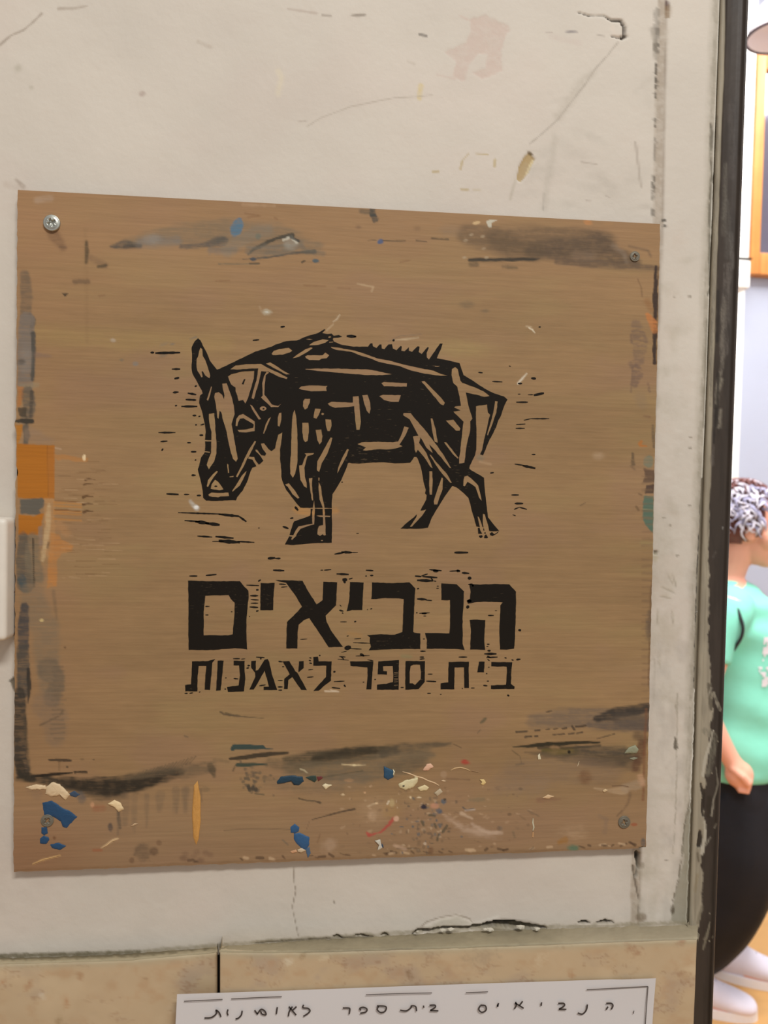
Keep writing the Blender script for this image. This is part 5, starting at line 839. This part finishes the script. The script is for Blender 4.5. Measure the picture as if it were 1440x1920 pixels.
# ---- screws
M_zinc = mat('zinc_screw', (176, 176, 166), rough=.42, metal=.85, var=.1, vscale=300, spec=.5)
M_dull = mat('dull_paint_smeared_screw', (118, 112, 98), rough=.55, metal=.35, var=.15, vscale=300)
def screw(px, py, r, proud, ang, m, lab):
    c = P(px, py, TH); nr, na = 16, 48; V_ = np.zeros((nr+1, na+1, 3))
    rad = np.concatenate([np.linspace(.02, 1, nr), [1.0]])*r
    th = np.linspace(0, 2*math.pi, na+1)
    Rg, Tg = np.meshgrid(rad, th, indexing='ij'); x = Rg*np.cos(Tg); z = Rg*np.sin(Tg)
    ca, sa = math.cos(ang), math.sin(ang); xr = x*ca+z*sa; zr = -x*sa+z*ca
    hgt = proud*(1-(Rg/r)**2*.35)
    d = np.minimum(np.abs(xr), np.abs(zr)); ctr = Rg < r*.52
    rec = ctr*(1-ss(.10*r, .17*r, d))*.0015; rec = np.maximum(rec, (1-ss(.14*r, .24*r, Rg))*.0018)
    d45 = np.minimum(np.abs(xr+zr), np.abs(xr-zr))/1.414; rec = np.maximum(rec, (Rg < r*.6)*(1-ss(.02*r, .05*r, d45))*.0003)
    ring = np.exp(-((Rg/r-.8)/.07)**2)*-.00015
    hgt = hgt-rec+ring; hgt[-1] = -.0004
    V_[..., 0] = c.x+x; V_[..., 1] = c.y-hgt; V_[..., 2] = c.z+z
    link('screw', grid_mesh('screw', V_[:, ::-1]), m, board, label=lab)
screw(98, 419, .0047, .0022, .5, M_zinc, 'bright zinc screw at the upper left corner')
screw(1190, 481, .0032, .0009, .2, M_dull, 'small paint-smeared screw at the upper right corner')
screw(89, 1538, .0037, .0010, .9, M_dull, 'screw ringed by blue paint at the lower left corner')
screw(1170, 1541, .0040, .0011, .4, M_dull, 'dull screw at the lower right corner')

# ------------------------------------------------------------------ paper notice
po = OFF_R+.0011
pc = [P(332, 1864, po), P(1229, 1833, po)]; pr = P(1221, 1920, po); dv = (pr-pc[1]).normalized()
hgt = (pc[1]-pc[0]).length/1.414; uvec = pc[1]-pc[0]
n1, n2 = 40, 24; PV = np.zeros((n2+1, n1+1, 3))
dl = Vector((dv.x*.6, 0, dv.z)).normalized()
for j in range(n2+1):
    for i in range(n1+1):
        p = pc[0]+uvec*(i/n1)+dl*hgt*(j/n2)
        PV[j, i] = (p.x, p.y-.0005*math.sin(i/n1*9)*(.3+j/n2)-.0006*(1-min(j/2., 1))*(i/n1 > .9), p.z)
paper = link('paper_notice', grid_mesh('paper_notice', PV), M_paper, label='white paper sheet with handwritten Hebrew words, stuck on the stone slab under the board', cat='paper')
def pen(pts, w=.0007, name='pen_stroke', m=M_pen):
    vs_, f = [], []; n = len(pts)
    for i, (x, y) in enumerate(pts):
        a_ = pts[max(i-1, 0)]; b_ = pts[min(i+1, n-1)]; d = math.hypot(b_[0]-a_[0], b_[1]-a_[1])+1e-6; nx_, ny_ = -(b_[1]-a_[1])/d, (b_[0]-a_[0])/d
        ww = w*3000/2
        vs_ += [P(x+nx_*ww, y+ny_*ww, po+.0014), P(x-nx_*ww, y-ny_*ww, po+.0014)]
    f = [(2*i, 2*i+1, 2*i+3, 2*i+2) for i in range(n-1)]
    return vs_, f
def penset(name, lines, w, m, **kw):
    V_, F_ = [], []
    for l in lines:
        if len(l) > 2:   # smooth
            q = []
            for i in range(len(l)-1):
                p0 = l[max(i-1, 0)]; p1 = l[i]; p2 = l[i+1]; p3 = l[min(i+2, len(l)-1)]
                for k_ in range(5):
                    t = k_/5; q.append(tuple(.5*((2*p1[d])+(-p0[d]+p2[d])*t+(2*p0[d]-5*p1[d]+4*p2[d]-p3[d])*t*t+(-p0[d]+3*p1[d]-3*p2[d]+p3[d])*t**3) for d in (0, 1)))
            l = q+[l[-1]]
        v, f = pen(l, w); k0 = len(V_); V_ += v; F_ += [tuple(k0+i for i in q) for q in f]
    return link(name, mesh(name, V_, F_), m, paper, **kw)
A1 = lambda p: T(0, 1640, 3, p); A2 = lambda p: T(480, 1640, 3, p); A3 = lambda p: T(900, 1640, 3, p)
words = [
 [A1([(1150,806),(1190,803),(1218,780),(1215,762),(1232,775),(1243,800)])], [A1([(1283,758),(1278,775),(1283,792)])], [A1([(1362,765),(1358,788),(1342,806),(1325,812)])],
 [A2([(-8,762),(8,785)]), A2([(6,786),(28,758),(50,768),(56,788),(34,784),(26,768)])], [A2([(120,745),(117,765),(114,785)])], [A2([(205,742),(188,768),(182,797)]), A2([(185,742),(226,790)]), A2([(228,742),(206,762)])], [A2([(268,732),(264,748),(292,752),(304,766),(290,782),(266,797)])],
 [A2([(488,750),(518,750),(528,756),(524,785)])], [A2([(590,764),(584,752),(604,746),(624,756),(618,772),(586,780)])], [A2([(680,738),(730,742),(726,768),(700,775),(682,758),(690,740)])],
 [A2([(810,762),(845,766),(872,748),(874,738),(898,742),(903,768)])], [A2([(942,736),(944,749)])], [A2([(976,735),(1005,734),(1008,746),(980,764)]), A2([(980,764),(1026,766)])],
 [A2([(1262,734),(1290,738),(1294,762),(1270,774),(1253,758),(1262,736)])], [A2([(1364,722),(1358,742)])],
 [A3([(102,728),(99,744)])], [A3([(200,715),(204,736),(193,755)]), A3([(198,722),(246,752)]), A3([(240,712),(222,736)])], [A3([(346,718),(344,738)])], [A3([(440,724),(470,724),(474,738),(444,757)]), A3([(444,757),(486,758)])],
 [A3([(604,730),(598,762),(576,784),(550,778)])], [A3([(710,724),(738,724),(748,738),(738,758)]), A3([(720,742),(710,760)])], [A3([(866,765),(864,782)])]]
for w in words: penset('handwritten_letter', w, .00095 if w is not words[-1] else .0005, M_pen)
for l in ([A1([(1035,712),(1252,702)])], [A1([(1300,699),(1440,692),(1585,686)])], [A2([(618,676),(800,669),(990,665)])], [A2([(1180,664),(1305,659)])], [A3([(600,647),(700,642),(945,629)])], [A3([(945,629),(930,845),(905,1300)])]):
    penset('border_line', l, .0006, M_print)

# ------------------------------------------------------------------ switch box at the left
a_, c_ = P(33, 968, .0), P(33, 1200, 0)
sb = empty('wall_switch', (P(33, 1085, 0).x-.04, 0, P(33, 1085, 0).z), 'chipped white plastic switch box on the wall left of the board', 'switch')
xr = P(32, 1085, .001).x; zt = P(20, 970, .008).z; zb = P(20, 1198, .008).z
bm = bmesh.new(); bmesh.ops.create_cube(bm, size=1); bmesh.ops.scale(bm, vec=(.082, .018, zt-zb), verts=bm.verts)
for v in bm.verts:
    if v.co.y < 0: v.co.x *= .985; v.co.z *= .985
bmesh.ops.translate(bm, vec=(xr-.041, -.009, (zt+zb)/2), verts=bm.verts)
bmesh.ops.bevel(bm, geom=bm.edges[:], offset=.0035, segments=4, profile=.6, affect='EDGES')
keep(link('cover', bm_mesh('cover', bm), M_plastic, smooth=True), sb)
bm = bmesh.new(); bmesh.ops.create_cube(bm, size=1); bmesh.ops.scale(bm, vec=(.046, .004, .05), verts=bm.verts)
for v in bm.verts:
    if v.co.z > 0 and v.co.y < 0: v.co.y -= .002
bmesh.ops.translate(bm, vec=(xr-.042, -.0195, (zt+zb)/2), verts=bm.verts); bmesh.ops.bevel(bm, geom=bm.edges[:], offset=.001, segments=2, affect='EDGES')
keep(link('rocker', bm_mesh('rocker', bm), M_plastic, smooth=True), sb)
M_scr = mat('scuff', (150, 118, 104), rough=.7)
for pts in ([(10,1178),(11,1163),(14,1157),(16,1172)], [(20,1160),(21,1168)], [(21,995),(25,985)], [(24,1052),(31,1050)], [(24,1110),(30,1108)]):
    vs_, f = [], []
    for i, (x, y) in enumerate(pts):
        # marks lie on the slanted right-hand face of the cover
        t = (x-8)/24.; q = P(x, y, .0155*(1-t)+.001); q.x += .0004
        vs_ += [q+Vector((0, 0, .0003)), q+Vector((0, -.0004, -.0003))]
    keep(link('scuff_mark', mesh('scuff_mark', vs_, [(2*i, 2*i+1, 2*i+3, 2*i+2) for i in range(len(pts)-1)]), M_scr), sb)

# ------------------------------------------------------------------ the room beyond
BW = 2.75
M_floor = mat('orange_floor', (206, 158, 98), rough=.35, var=.1, vscale=2.5, grain=((2, 14, 1), .08))
M_grey = mat('pale_blue_grey_paint', (172, 177, 192), rough=.6, var=.02, vscale=3)
M_cream = mat('cream_paint', (238, 234, 226), rough=.45, var=.02, vscale=3)
M_wood = mat('orange_pine', (196, 128, 66), rough=.45, var=.1, vscale=12, grain=((60, 60, 4), .15))
box('floor', -3, 4.2, -2.5, 3.1, -.1, 0, M_floor, kind='structure')
box('ceiling', -3, 4.2, .0, 3.1, 3.9, 4.0, M_white, kind='structure')
box('wall_back', -3, 4.2, BW, BW+.1, 0, 3.9, M_grey, kind='structure')
box('wall_left', -3.1, -3, .14, BW, 0, 3.9, M_white, kind='structure')
box('wall_right', 4.2, 4.3, 0, BW, 0, 3.9, M_white, kind='structure')
def Q(px, py, y): return P(px, py, -y)
# white wall pilaster and a box fixed on it
yb = BW-.14
x0, x1 = Q(1330, 300, yb).x, Q(1411, 300, yb).x
box('trim_3', x0, x1, yb, BW, Q(1400, 488, yb).z, 3.9, M_cream, kind='structure', bev=.006, label='white wall pier beyond the doorway')
wu = empty('wall_box', (x1-.1, yb, Q(1400, 515, yb).z), 'white rounded box under the white pier beyond the doorway', 'box')
keep(box('case', x1-.16, x1-.006, yb-.03, BW-.001, Q(1400, 545, yb).z, Q(1400, 490, yb).z, M_cream, bev=.02, seg=4), wu)
keep(box('lid_seam', x1-.165, x1-.003, yb-.033, BW-.001, Q(1400, 489.5, yb).z, Q(1400, 488, yb).z, M_gap), wu)
box('trim_4', Q(1340, 700, BW-.02).x, Q(1391, 700, BW-.02).x, BW-.02, BW, 0, Q(1400, 546, BW-.02).z, M_cream, kind='structure', label='thin white strip of wall below the pier')
# wooden framed cabinet high on the wall
yc = BW-.06; cx0 = Q(1413, 300, yc).x; cz1 = Q(1420, 100, yc).z; cz0 = Q(1420, 514, yc).z; cx1 = cx0+.62
cab = empty('wooden_picture_frame', (cx0, yc, cz0), 'orange pine frame around dark glass, hung high on the far wall', 'frame')
fw = .044
for nm, a0, a1, b0, b1 in (('stile', cx0, cx0+fw, cz0, cz1), ('stile', cx1-fw, cx1, cz0, cz1), ('rail', cx0+fw, cx1-fw, cz1-.06, cz1), ('rail', cx0+fw, cx1-fw, cz0, cz0+.09)):
    keep(box(nm, a0, a1, yc, BW-.002, b0, b1, M_wood, bev=.004), cab)
keep(box('glass', cx0+fw, cx1-fw, yc+.02, BW-.004, cz0+.09, cz1-.06, mat('mirror_glass', (120, 116, 130), rough=.08, metal=.6)), cab)
# pendant lamp
ly = 2.0; lc = Q(1464, 68, ly); lp = empty('pendant_lamp', (lc.x, ly, lc.z), 'white domed pendant lamp with a grey rim at the upper right', 'lamp')
bm = bmesh.new(); prof = [(.03, .16), (.06, .155), (.10, .12), (.13, .06), (.145, .01), (.148, 0), (.14, 0), (.125, .055), (.09, .11), (.05, .14)]; n = 40
rings = [[bm.verts.new((lc.x+r*.71*math.cos(k_*2*math.pi/n), ly+r*.71*math.sin(k_*2*math.pi/n), lc.z+z*.8)) for k_ in range(n)] for r, z in prof]
for a0, a1 in zip(rings, rings[1:]):
    for k_ in range(n): bm.faces.new((a0[k_], a0[(k_+1) % n], a1[(k_+1) % n], a1[k_]))
keep(link('shade', bm_mesh('shade', bm), mat('lamp_shade_white', (250, 240, 240), rough=.4), smooth=True), lp)
def torus(cx, cy, cz, R0, r0, m, name):
    bm = bmesh.new(); n, k2 = 40, 8
    rg = [[bm.verts.new((cx+(R0+r0*math.cos(b*2*math.pi/k2))*math.cos(a*2*math.pi/n), cy+(R0+r0*math.cos(b*2*math.pi/k2))*math.sin(a*2*math.pi/n), cz+r0*math.sin(b*2*math.pi/k2))) for b in range(k2)] for a in range(n)]
    for a in range(n):
        for b in range(k2): bm.faces.new((rg[a][b], rg[(a+1) % n][b], rg[(a+1) % n][(b+1) % k2], rg[a][(b+1) % k2]))
    return link(name, bm_mesh(name, bm), m, smooth=True)
keep(torus(lc.x, ly, lc.z, .105, .005, mat('lamp_rim_grey', (96, 84, 88), rough=.5), 'rim'), lp)
keep(box('rod', lc.x-.004, lc.x+.004, ly-.004, ly+.004, lc.z+.11, 3.9, M_cream), lp)
bm = bmesh.new(); bmesh.ops.create_uvsphere(bm, u_segments=20, v_segments=12, radius=.03); bmesh.ops.translate(bm, vec=(lc.x, ly, lc.z+.05), verts=bm.verts)
keep(link('bulb', bm_mesh('bulb', bm), M_cream, smooth=True), lp)

# ------------------------------------------------------------------ person
py_ = 1.72; O = Q(1382, 1000, py_); ox = O.x
person = empty('person', (ox, py_, 0), 'person in a mint T-shirt and baggy black trousers, seen side-on through the doorway', 'person')
def loft(secs, n=28, cap=True):
    """secs: list of (cx, cy, cz, rx, ry, tilt_vec) elliptical sections, in local metres; returns verts, faces"""
    vs_, f = [], []
    pts = [Vector(s[:3]) for s in secs]
    for i, s in enumerate(secs):
        t = (pts[min(i+1, len(pts)-1)]-pts[max(i-1, 0)]).normalized()
        yv = Vector((0, 1, 0)); xv = yv.cross(t)
        if xv.length < .1: xv = Vector((1, 0, 0))
        xv.normalize(); yv = t.cross(xv).normalized()
        for k_ in range(n):
            a = 2*math.pi*k_/n; wob = s[5](a, i) if len(s) > 5 else 1
            vs_.append(pts[i]+(xv*s[3]*math.cos(a)+yv*s[4]*math.sin(a))*wob)
    m = len(secs)
    for i in range(m-1): f += [(i*n+k_, i*n+(k_+1) % n, (i+1)*n+(k_+1) % n, (i+1)*n+k_) for k_ in range(n)]
    if cap: f += [tuple(range(n-1, -1, -1)), tuple((m-1)*n+k_ for k_ in range(n))]
    return vs_, f
def smooth_secs(secs, k=4):
    o = []
    for i in range(len(secs)-1):
        p = [secs[max(i-1, 0)], secs[i], secs[i+1], secs[min(i+2, len(secs)-1)]]
        for j in range(k):
            t = j/k; o.append(tuple(.5*((2*p[1][d])+(-p[0][d]+p[2][d])*t+(2*p[0][d]-5*p[1][d]+4*p[2][d]-p[3][d])*t*t+(-p[0][d]+3*p[1][d]-3*p[2][d]+p[3][d])*t**3) for d in range(5)))
    return o+[tuple(secs[-1][:5])]
def sphere_v(c, r, rx_=1, ry_=1, rz_=1, seg=20):
    bm = bmesh.new(); bmesh.ops.create_uvsphere(bm, u_segments=seg, v_segments=seg//2, radius=r)
    for v in bm.verts: v.co = Vector((v.co.x*rx_, v.co.y*ry_, v.co.z*rz_))+Vector(c)
    vs_ = [v.co.copy() for v in bm.verts]; f = [tuple(v.index for v in q.verts) for q in bm.faces]; bm.free(); return vs_, f
def union(name, pieces, voxel, m, smooth_it=6, **kw):
    V_, F_ = [], []
    for v, f in pieces: k0 = len(V_); V_ += [tuple(q) for q in v]; F_ += [tuple(k0+i for i in g) for g in f]
    bm = bmesh.new(); me0 = mesh('tmp', V_, F_); bm.from_mesh(me0); bmesh.ops.recalc_face_normals(bm, faces=bm.faces[:]); bm.to_mesh(me0); bm.free()
    o = bpy.data.objects.new('tmp', me0); sc.collection.objects.link(o)
    r = o.modifiers.new('r', 'REMESH'); r.mode = 'VOXEL'; r.voxel_size = voxel
    s = o.modifiers.new('s', 'SMOOTH'); s.factor = .5; s.iterations = smooth_it
    bpy.context.view_layer.update()
    me = bpy.data.meshes.new_from_object(o.evaluated_get(bpy.context.evaluated_depsgraph_get()))
    bpy.data.objects.remove(o); me.name = name; me.materials.clear()
    return link(name, me, m, person, smooth=True, **kw)
SK = mat('skin', (232, 168, 142), rough=.5, var=.05, vscale=10)
def limb(pts, k=4, n=20): return loft(smooth_secs(pts, k), n)
def fingers(hx, hy, hz, dirx, pieces, curl=1):
    for i in range(4):
        fy = hy+(-.024+i*.016); L_ = (.030, .034, .032, .026)[i]; r = .0085
        p0 = Vector((hx, fy, hz)); p1 = p0+Vector((.028*dirx, 0, -.022)); p2 = p1+Vector((-.006*dirx, 0, -L_)); p3 = p2+Vector((-.026*dirx, 0, .002))
        pieces.append(loft([(*p0, r, r), (*p1, r, r), (*p2, r*.92, r*.92), (*p3, r*.8, r*.8)], 10))
    pieces.append(loft([(hx-.02, hy-.022, hz+.01, .011, .011), (hx+.008, hy-.040, hz-.008, .011, .011), (hx+.024, hy-.034, hz-.03, .009, .009)], 10))
pc_ = []
# head, neck (facing +x)
hx, hz = .028, 1.425
pc_.append(sphere_v((hx-.012, 0, hz+.02), .1, .95, .76, .95)); pc_.append(sphere_v((hx+.028, 0, hz-.045), .07, .86, .78, 1.0)); pc_.append(sphere_v((hx+.052, 0, hz-.098), .028, 1, 1.1, .8))
pc_.append(loft([(hx+.082, 0, hz+.022, .008, .009), (hx+.094, 0, hz-.002, .010, .011), (hx+.104, 0, hz-.02, .012, .014), (hx+.086, 0, hz-.03, .010, .014)], 12))
pc_.append(loft([(hx+.078, 0, hz-.054, .012, .024), (hx+.078, 0, hz-.066, .012, .022)], 12))
for s in (-1, 1):
    pc_.append(sphere_v((hx-.002, s*.078, hz-.01), .03, .6, .3, 1.05, 14)); pc_.append(sphere_v((hx+.05, s*.045, hz-.035), .03, 1, .8, 1, 12)); pc_.append(sphere_v((hx+.07, s*.032, hz+.028), .018, .8, 1.2, .5, 10))
pc_.append(limb([(-.035, 0, 1.22, .06, .065), (-.025, 0, 1.28, .052, .055), (-.005, 0, 1.35, .054, .056), (hx-.01, 0, 1.40, .055, .055)]))
pc_.append(limb([(0, 0, .66, .12, .16), (0, 0, .78, .125, .155), (.0, 0, .92, .12, .145), (.0, 0, 1.05, .118, .15), (-.01, 0, 1.16, .105, .16), (-.025, 0, 1.235, .07, .12), (-.03, 0, 1.27, .05, .06)]))
# near arm: upper arm back, forearm forward to the hip, fist
pc_.append(limb([(-.03, -.165, 1.22, .05, .05), (-.06, -.20, 1.12, .046, .046), (-.095, -.215, .98, .038, .038), (-.10, -.215, .94, .036, .036), (-.065, -.21, .86, .033, .033), (-.022, -.205, .79, .025, .029), (-.006, -.205, .765, .027, .035)]))
pc_.append(sphere_v((.004, -.205, .745), .038, 1.0, .95, 1.0)); fingers(.002, -.205, .758, 1, pc_)
# far arm: elbow bent, forearm forward
pc_.append(limb([(-.02, .165, 1.22, .05, .05), (-.02, .20, 1.10, .045, .045), (-.0, .21, .97, .038, .038), (.06, .20, .94, .034, .034), (.16, .16, .98, .028, .028), (.20, .14, 1.0, .026, .032)]))
pc_.append(sphere_v((.225, .135, 1.01), .036, 1, .95, .8)); fingers(.235, .135, 1.015, 1, pc_)
# legs
pc_.append(limb([(-.01, -.085, .70, .09, .085), (-.02, -.09, .55, .075, .075), (-.03, -.095, .40, .055, .055), (-.055, -.095, .25, .048, .048), (-.095, -.095, .12, .036, .034), (-.095, -.095, .06, .036, .034)]))
pc_.append(limb([(.0, .085, .70, .09, .085), (.02, .09, .55, .075, .075), (.035, .095, .40, .055, .055), (.03, .10, .25, .048, .048), (.035, .10, .12, .036, .034), (.035, .10, .06, .036, .034)]))
for fx, fy in ((-.075, -.095), (.06, .10)): pc_.append(limb([(fx-.05, fy, .045, .03, .03), (fx, fy, .045, .034, .038), (fx+.08, fy, .032, .022, .042), (fx+.12, fy, .028, .016, .036)]))
union('body', pc_, .0045, SK, 4)
EW = mat('eye_white', (235, 232, 228), rough=.2); EI = mat('eye_iris', (60, 44, 36), rough=.2); LP = mat('lips', (190, 104, 96), rough=.4)
for s in (-1, 1):
    v, f = sphere_v((hx+.074, s*.031, hz+.008), .0125, 1, 1, 1, 14); e = link('eye', mesh('eye', v, f), EW, person, smooth=True)
    v, f = sphere_v((hx+.0835, s*.031, hz+.008), .0058, .7, 1, 1, 12); link('iris', mesh('iris', v, f), EI, e, smooth=True)
v, f = sphere_v((hx+.083, 0, hz-.060), .018, .5, 1, .34, 14); link('lips', mesh('lips', v, f), LP, person, smooth=True)
# hair: many tapering curled locks over a cap
HM1 = mat('grey_lavender_hair', (176, 174, 200), rough=.45, var=.2, vscale=60); HM2 = mat('reddish_brown_hair', (112, 66, 60), rough=.5, var=.2, vscale=60); HM3 = mat('white_hair', (222, 218, 228), rough=.4, var=.1, vscale=60)
bm = bmesh.new(); bmesh.ops.create_uvsphere(bm, u_segments=40, v_segments=24, radius=.1)
for v in bm.verts:
    c = v.co; s = 1.05+.02*math.sin(c.x*90)+.02*math.sin(c.y*80+c.z*60)
    v.co = Vector((c.x*.98*s+hx-.022, c.y*.84*s, c.z*.98*s+hz+.024))
bmesh.ops.delete(bm, geom=[v for v in bm.verts if (v.co.x-hx) > .045-.35*max(0, (v.co.z-hz-.05)) and v.co.z < hz+.075 or v.co.z < hz-.055+.6*max(0, v.co.x-hx+.02)], context='VERTS')
hair = link('hair', bm_mesh('hair', bm), HM2, person, smooth=True, label='short curly grey-lavender hair with brown roots')
rr = random.Random(44); packs = {0: ([], []), 1: ([], []), 2: ([], [])}
for i in range(620):
    th = rr.uniform(0, 2*math.pi); ph = rr.uniform(.0, 1.75); d = Vector((math.cos(th)*math.sin(ph), math.sin(th)*math.sin(ph), math.cos(ph)))
    if d.x > .5 and d.z < .62: continue
    if d.z < -.35 and d.x > -.2: continue
    base_ = Vector((hx-.022, 0, hz+.024))+Vector((d.x*.1, d.y*.086, d.z*.1)); tang = Vector((rr.gauss(0, 1), rr.gauss(0, 1), -1.1+rr.gauss(0, .4))); tang = (tang-d*tang.dot(d)).normalized(); L_ = rr.uniform(.03, .055)
    secs = []
    for k_ in range(6):
        t = k_/5; q = base_+d*(.004+.012*math.sin(t*math.pi))+tang*L_*t+tang.cross(d)*.006*math.sin(t*5+i); r = .0046*(1-t*.75)
        secs.append((q.x, q.y, q.z, r, r))
    kind = (1 if d.z > .88 or d.z < -.3 else rr.choice((0, 0, 2))) if rr.random() < .8 else 2
    v, f = loft(secs, 6); V_, F_ = packs[kind]; k0 = len(V_); V_ += v; F_ += [tuple(k0+j for j in g) for g in f]
for kd_, m_ in ((0, HM1), (1, HM2), (2, HM3)):
    o = link('hair_locks', mesh('hair_locks', *packs[kd_]), m_, hair, kind='stuff', smooth=True)
# T-shirt
TM = mat('mint_cotton', (134, 216, 190), rough=.8, var=.04, vscale=8, bump=.004, bscale=9)
fold = lambda a, i: 1+.018*math.sin(3*a+i*.8)+.012*math.sin(7*a-i*.5)+.018*math.sin(i*1.25+2*a)
sh = [(0, 0, .705, .158, .185), (0, 0, .74, .168, .19), (.005, 0, .84, .162, .182), (.008, 0, .95, .15, .17), (.006, 0, 1.06, .144, .168), (-.005, 0, 1.15, .128, .175), (-.02, 0, 1.205, .098, .165), (-.03, 0, 1.243, .075, .11), (-.03, 0, 1.268, .064, .076)]
shp = [tuple(s)+(fold,) for s in smooth_secs(sh, 5)]
pcs = [loft(shp, 44)]
for s, sw in ((-1, -.03), (1, 0)):
    pcs.append(limb([(-.02, s*.12, 1.205, .062, .062), (-.03+sw*.3, s*.17, 1.185, .068, .066), (-.045+sw, s*.20, 1.12, .064, .062), (-.055+sw*1.2, s*.213, 1.06, .066, .062)], 4, 24))
tee = union('t_shirt', pcs, .007, TM, 5)
tm = tee.data; pv, pf = [], []
for p in tm.polygons:
    c = p.center
    if .05 < c.x < .17 and c.y < .02 and .985 < c.z < 1.125 and p.normal.y < .2 and float(fbm(c.x*70+c.y*30, c.z*60, 55, 3)) > .5:
        k0 = len(pv); pv += [tm.vertices[i].co+p.normal*.0015 for i in p.vertices]; pf.append(tuple(range(k0, k0+len(p.vertices))))
if pf: link('shirt_print', mesh('shirt_print', pv, pf), mat('pale_shirt_print', (226, 222, 226), rough=.7), tee, label='pale print on the shirt front')
# trousers: baggy, tapering to the ankles
BMt = mat('black_trouser_cloth', (22, 22, 27), rough=.75, var=.2, vscale=10, bump=.006, bscale=7)
fold2 = lambda a, i: 1+.03*math.sin(4*a+i*.35)+.02*math.sin(9*a-i*.2)
pcs = [loft([tuple(s)+(fold2,) for s in smooth_secs([(0, 0, .76, .15, .17), (0, 0, .70, .162, .18), (.0, 0, .62, .165, .185), (0, 0, .54, .15, .17)], 5)], 44)]
for leg in ([(-.005, -.085, .66, .125, .105), (-.0, -.095, .52, .14, .115), (-.01, -.10, .40, .135, .11), (-.035, -.10, .28, .11, .095), (-.062, -.097, .18, .072, .07), (-.094, -.095, .115, .045, .045), (-.095, -.095, .10, .042, .042)],
            [(.005, .085, .66, .12, .105), (.03, .095, .52, .13, .11), (.04, .10, .40, .12, .105), (.035, .10, .28, .10, .09), (.035, .10, .18, .072, .065), (.035, .10, .12, .045, .045), (.035, .10, .105, .042, .042)]):
    pcs.append(loft([tuple(s)+(fold2,) for s in smooth_secs(leg, 5)], 36))
union('trousers', pcs, .008, BMt, 4)
# shoes
SM = mat('lavender_white_shoe', (226, 220, 232), rough=.6, var=.05, vscale=20); SO = mat('white_rubber_sole', (240, 238, 240), rough=.5); SL = mat('grey_lace', (176, 168, 184), rough=.7)
for fx, fy in ((-.07, -.095), (.065, .10)):
    secs = smooth_secs([(fx-.085, fy, .05, .03, .030), (fx-.06, fy, .062, .052, .036), (fx-.02, fy, .062, .056, .040), (fx+.04, fy, .05, .040, .044), (fx+.10, fy, .040, .030, .046), (fx+.14, fy, .034, .022, .036), (fx+.155, fy, .030, .010, .018)], 4)
    v, f = loft(secs, 28); v = [Vector((q.x, q.y, max(q.z, .018))) for q in v]
    s_ = link('shoe', mesh('shoe', v, f), SM, person, smooth=True)
    bm = bmesh.new(); n = 40; lo, hi = [], []
    for k_ in range(n):
        a = 2*math.pi*k_/n; x = fx+.033+.128*math.cos(a); y = fy+(.044+.006*math.cos(a))*math.sin(a)
        lo.append(bm.verts.new((x, y, .0))); hi.append(bm.verts.new((x*.99+fx*.01, y, .026)))
    for k_ in range(n): bm.faces.new((lo[k_], lo[(k_+1) % n], hi[(k_+1) % n], hi[k_]))
    bm.faces.new(hi); bm.faces.new(lo[::-1]); link('sole', bm_mesh('sole', bm), SO, s_)
    for k_ in range(4):
        v, f = loft([(fx+.0+k_*.02, fy-.03, .088-k_*.008, .003, .003), (fx+.004+k_*.02, fy, .108-k_*.009, .003, .003), (fx+k_*.02, fy+.03, .088-k_*.008, .003, .003)], 8)
        link('lace', mesh('lace', v, f), SL, s_, smooth=True)
# thin black strap looping round the shoulder, and the small dark bag it carries
ST = mat('black_strap', (40, 40, 42), rough=.6)
def tube(pts, r, name, m, parent):
    cu = bpy.data.curves.new(name, 'CURVE'); cu.dimensions = '3D'; cu.bevel_depth = r; cu.bevel_resolution = 3; sp = cu.splines.new('BEZIER'); sp.bezier_points.add(len(pts)-1)
    for b_, p in zip(sp.bezier_points, pts): b_.co = p; b_.handle_left_type = b_.handle_right_type = 'AUTO'
    o = bpy.data.objects.new('t', cu); sc.collection.objects.link(o); bpy.context.view_layer.update()
    me = bpy.data.meshes.new_from_object(o.evaluated_get(bpy.context.evaluated_depsgraph_get())); bpy.data.objects.remove(o)
    me.materials.clear(); return link(name, me, m, parent, smooth=True)
tube([(-.06, -.10, 1.262), (-.035, -.185, 1.24), (-.012, -.232, 1.19), (-.004, -.24, 1.15), (-.02, -.225, 1.10), (-.04, -.19, 1.06)], .0045, 'strap', ST, person)

# fix labels of shared parts
wall['label'] = 'off-white worn plaster wall that the plywood sign is screwed to'
person.rotation_euler.z = math.radians(-24); person.scale = (.985, .985, .985)
print('tris', sum(len(m.loop_triangles) or sum(len(p.vertices)-2 for p in m.polygons) for m in bpy.data.meshes))
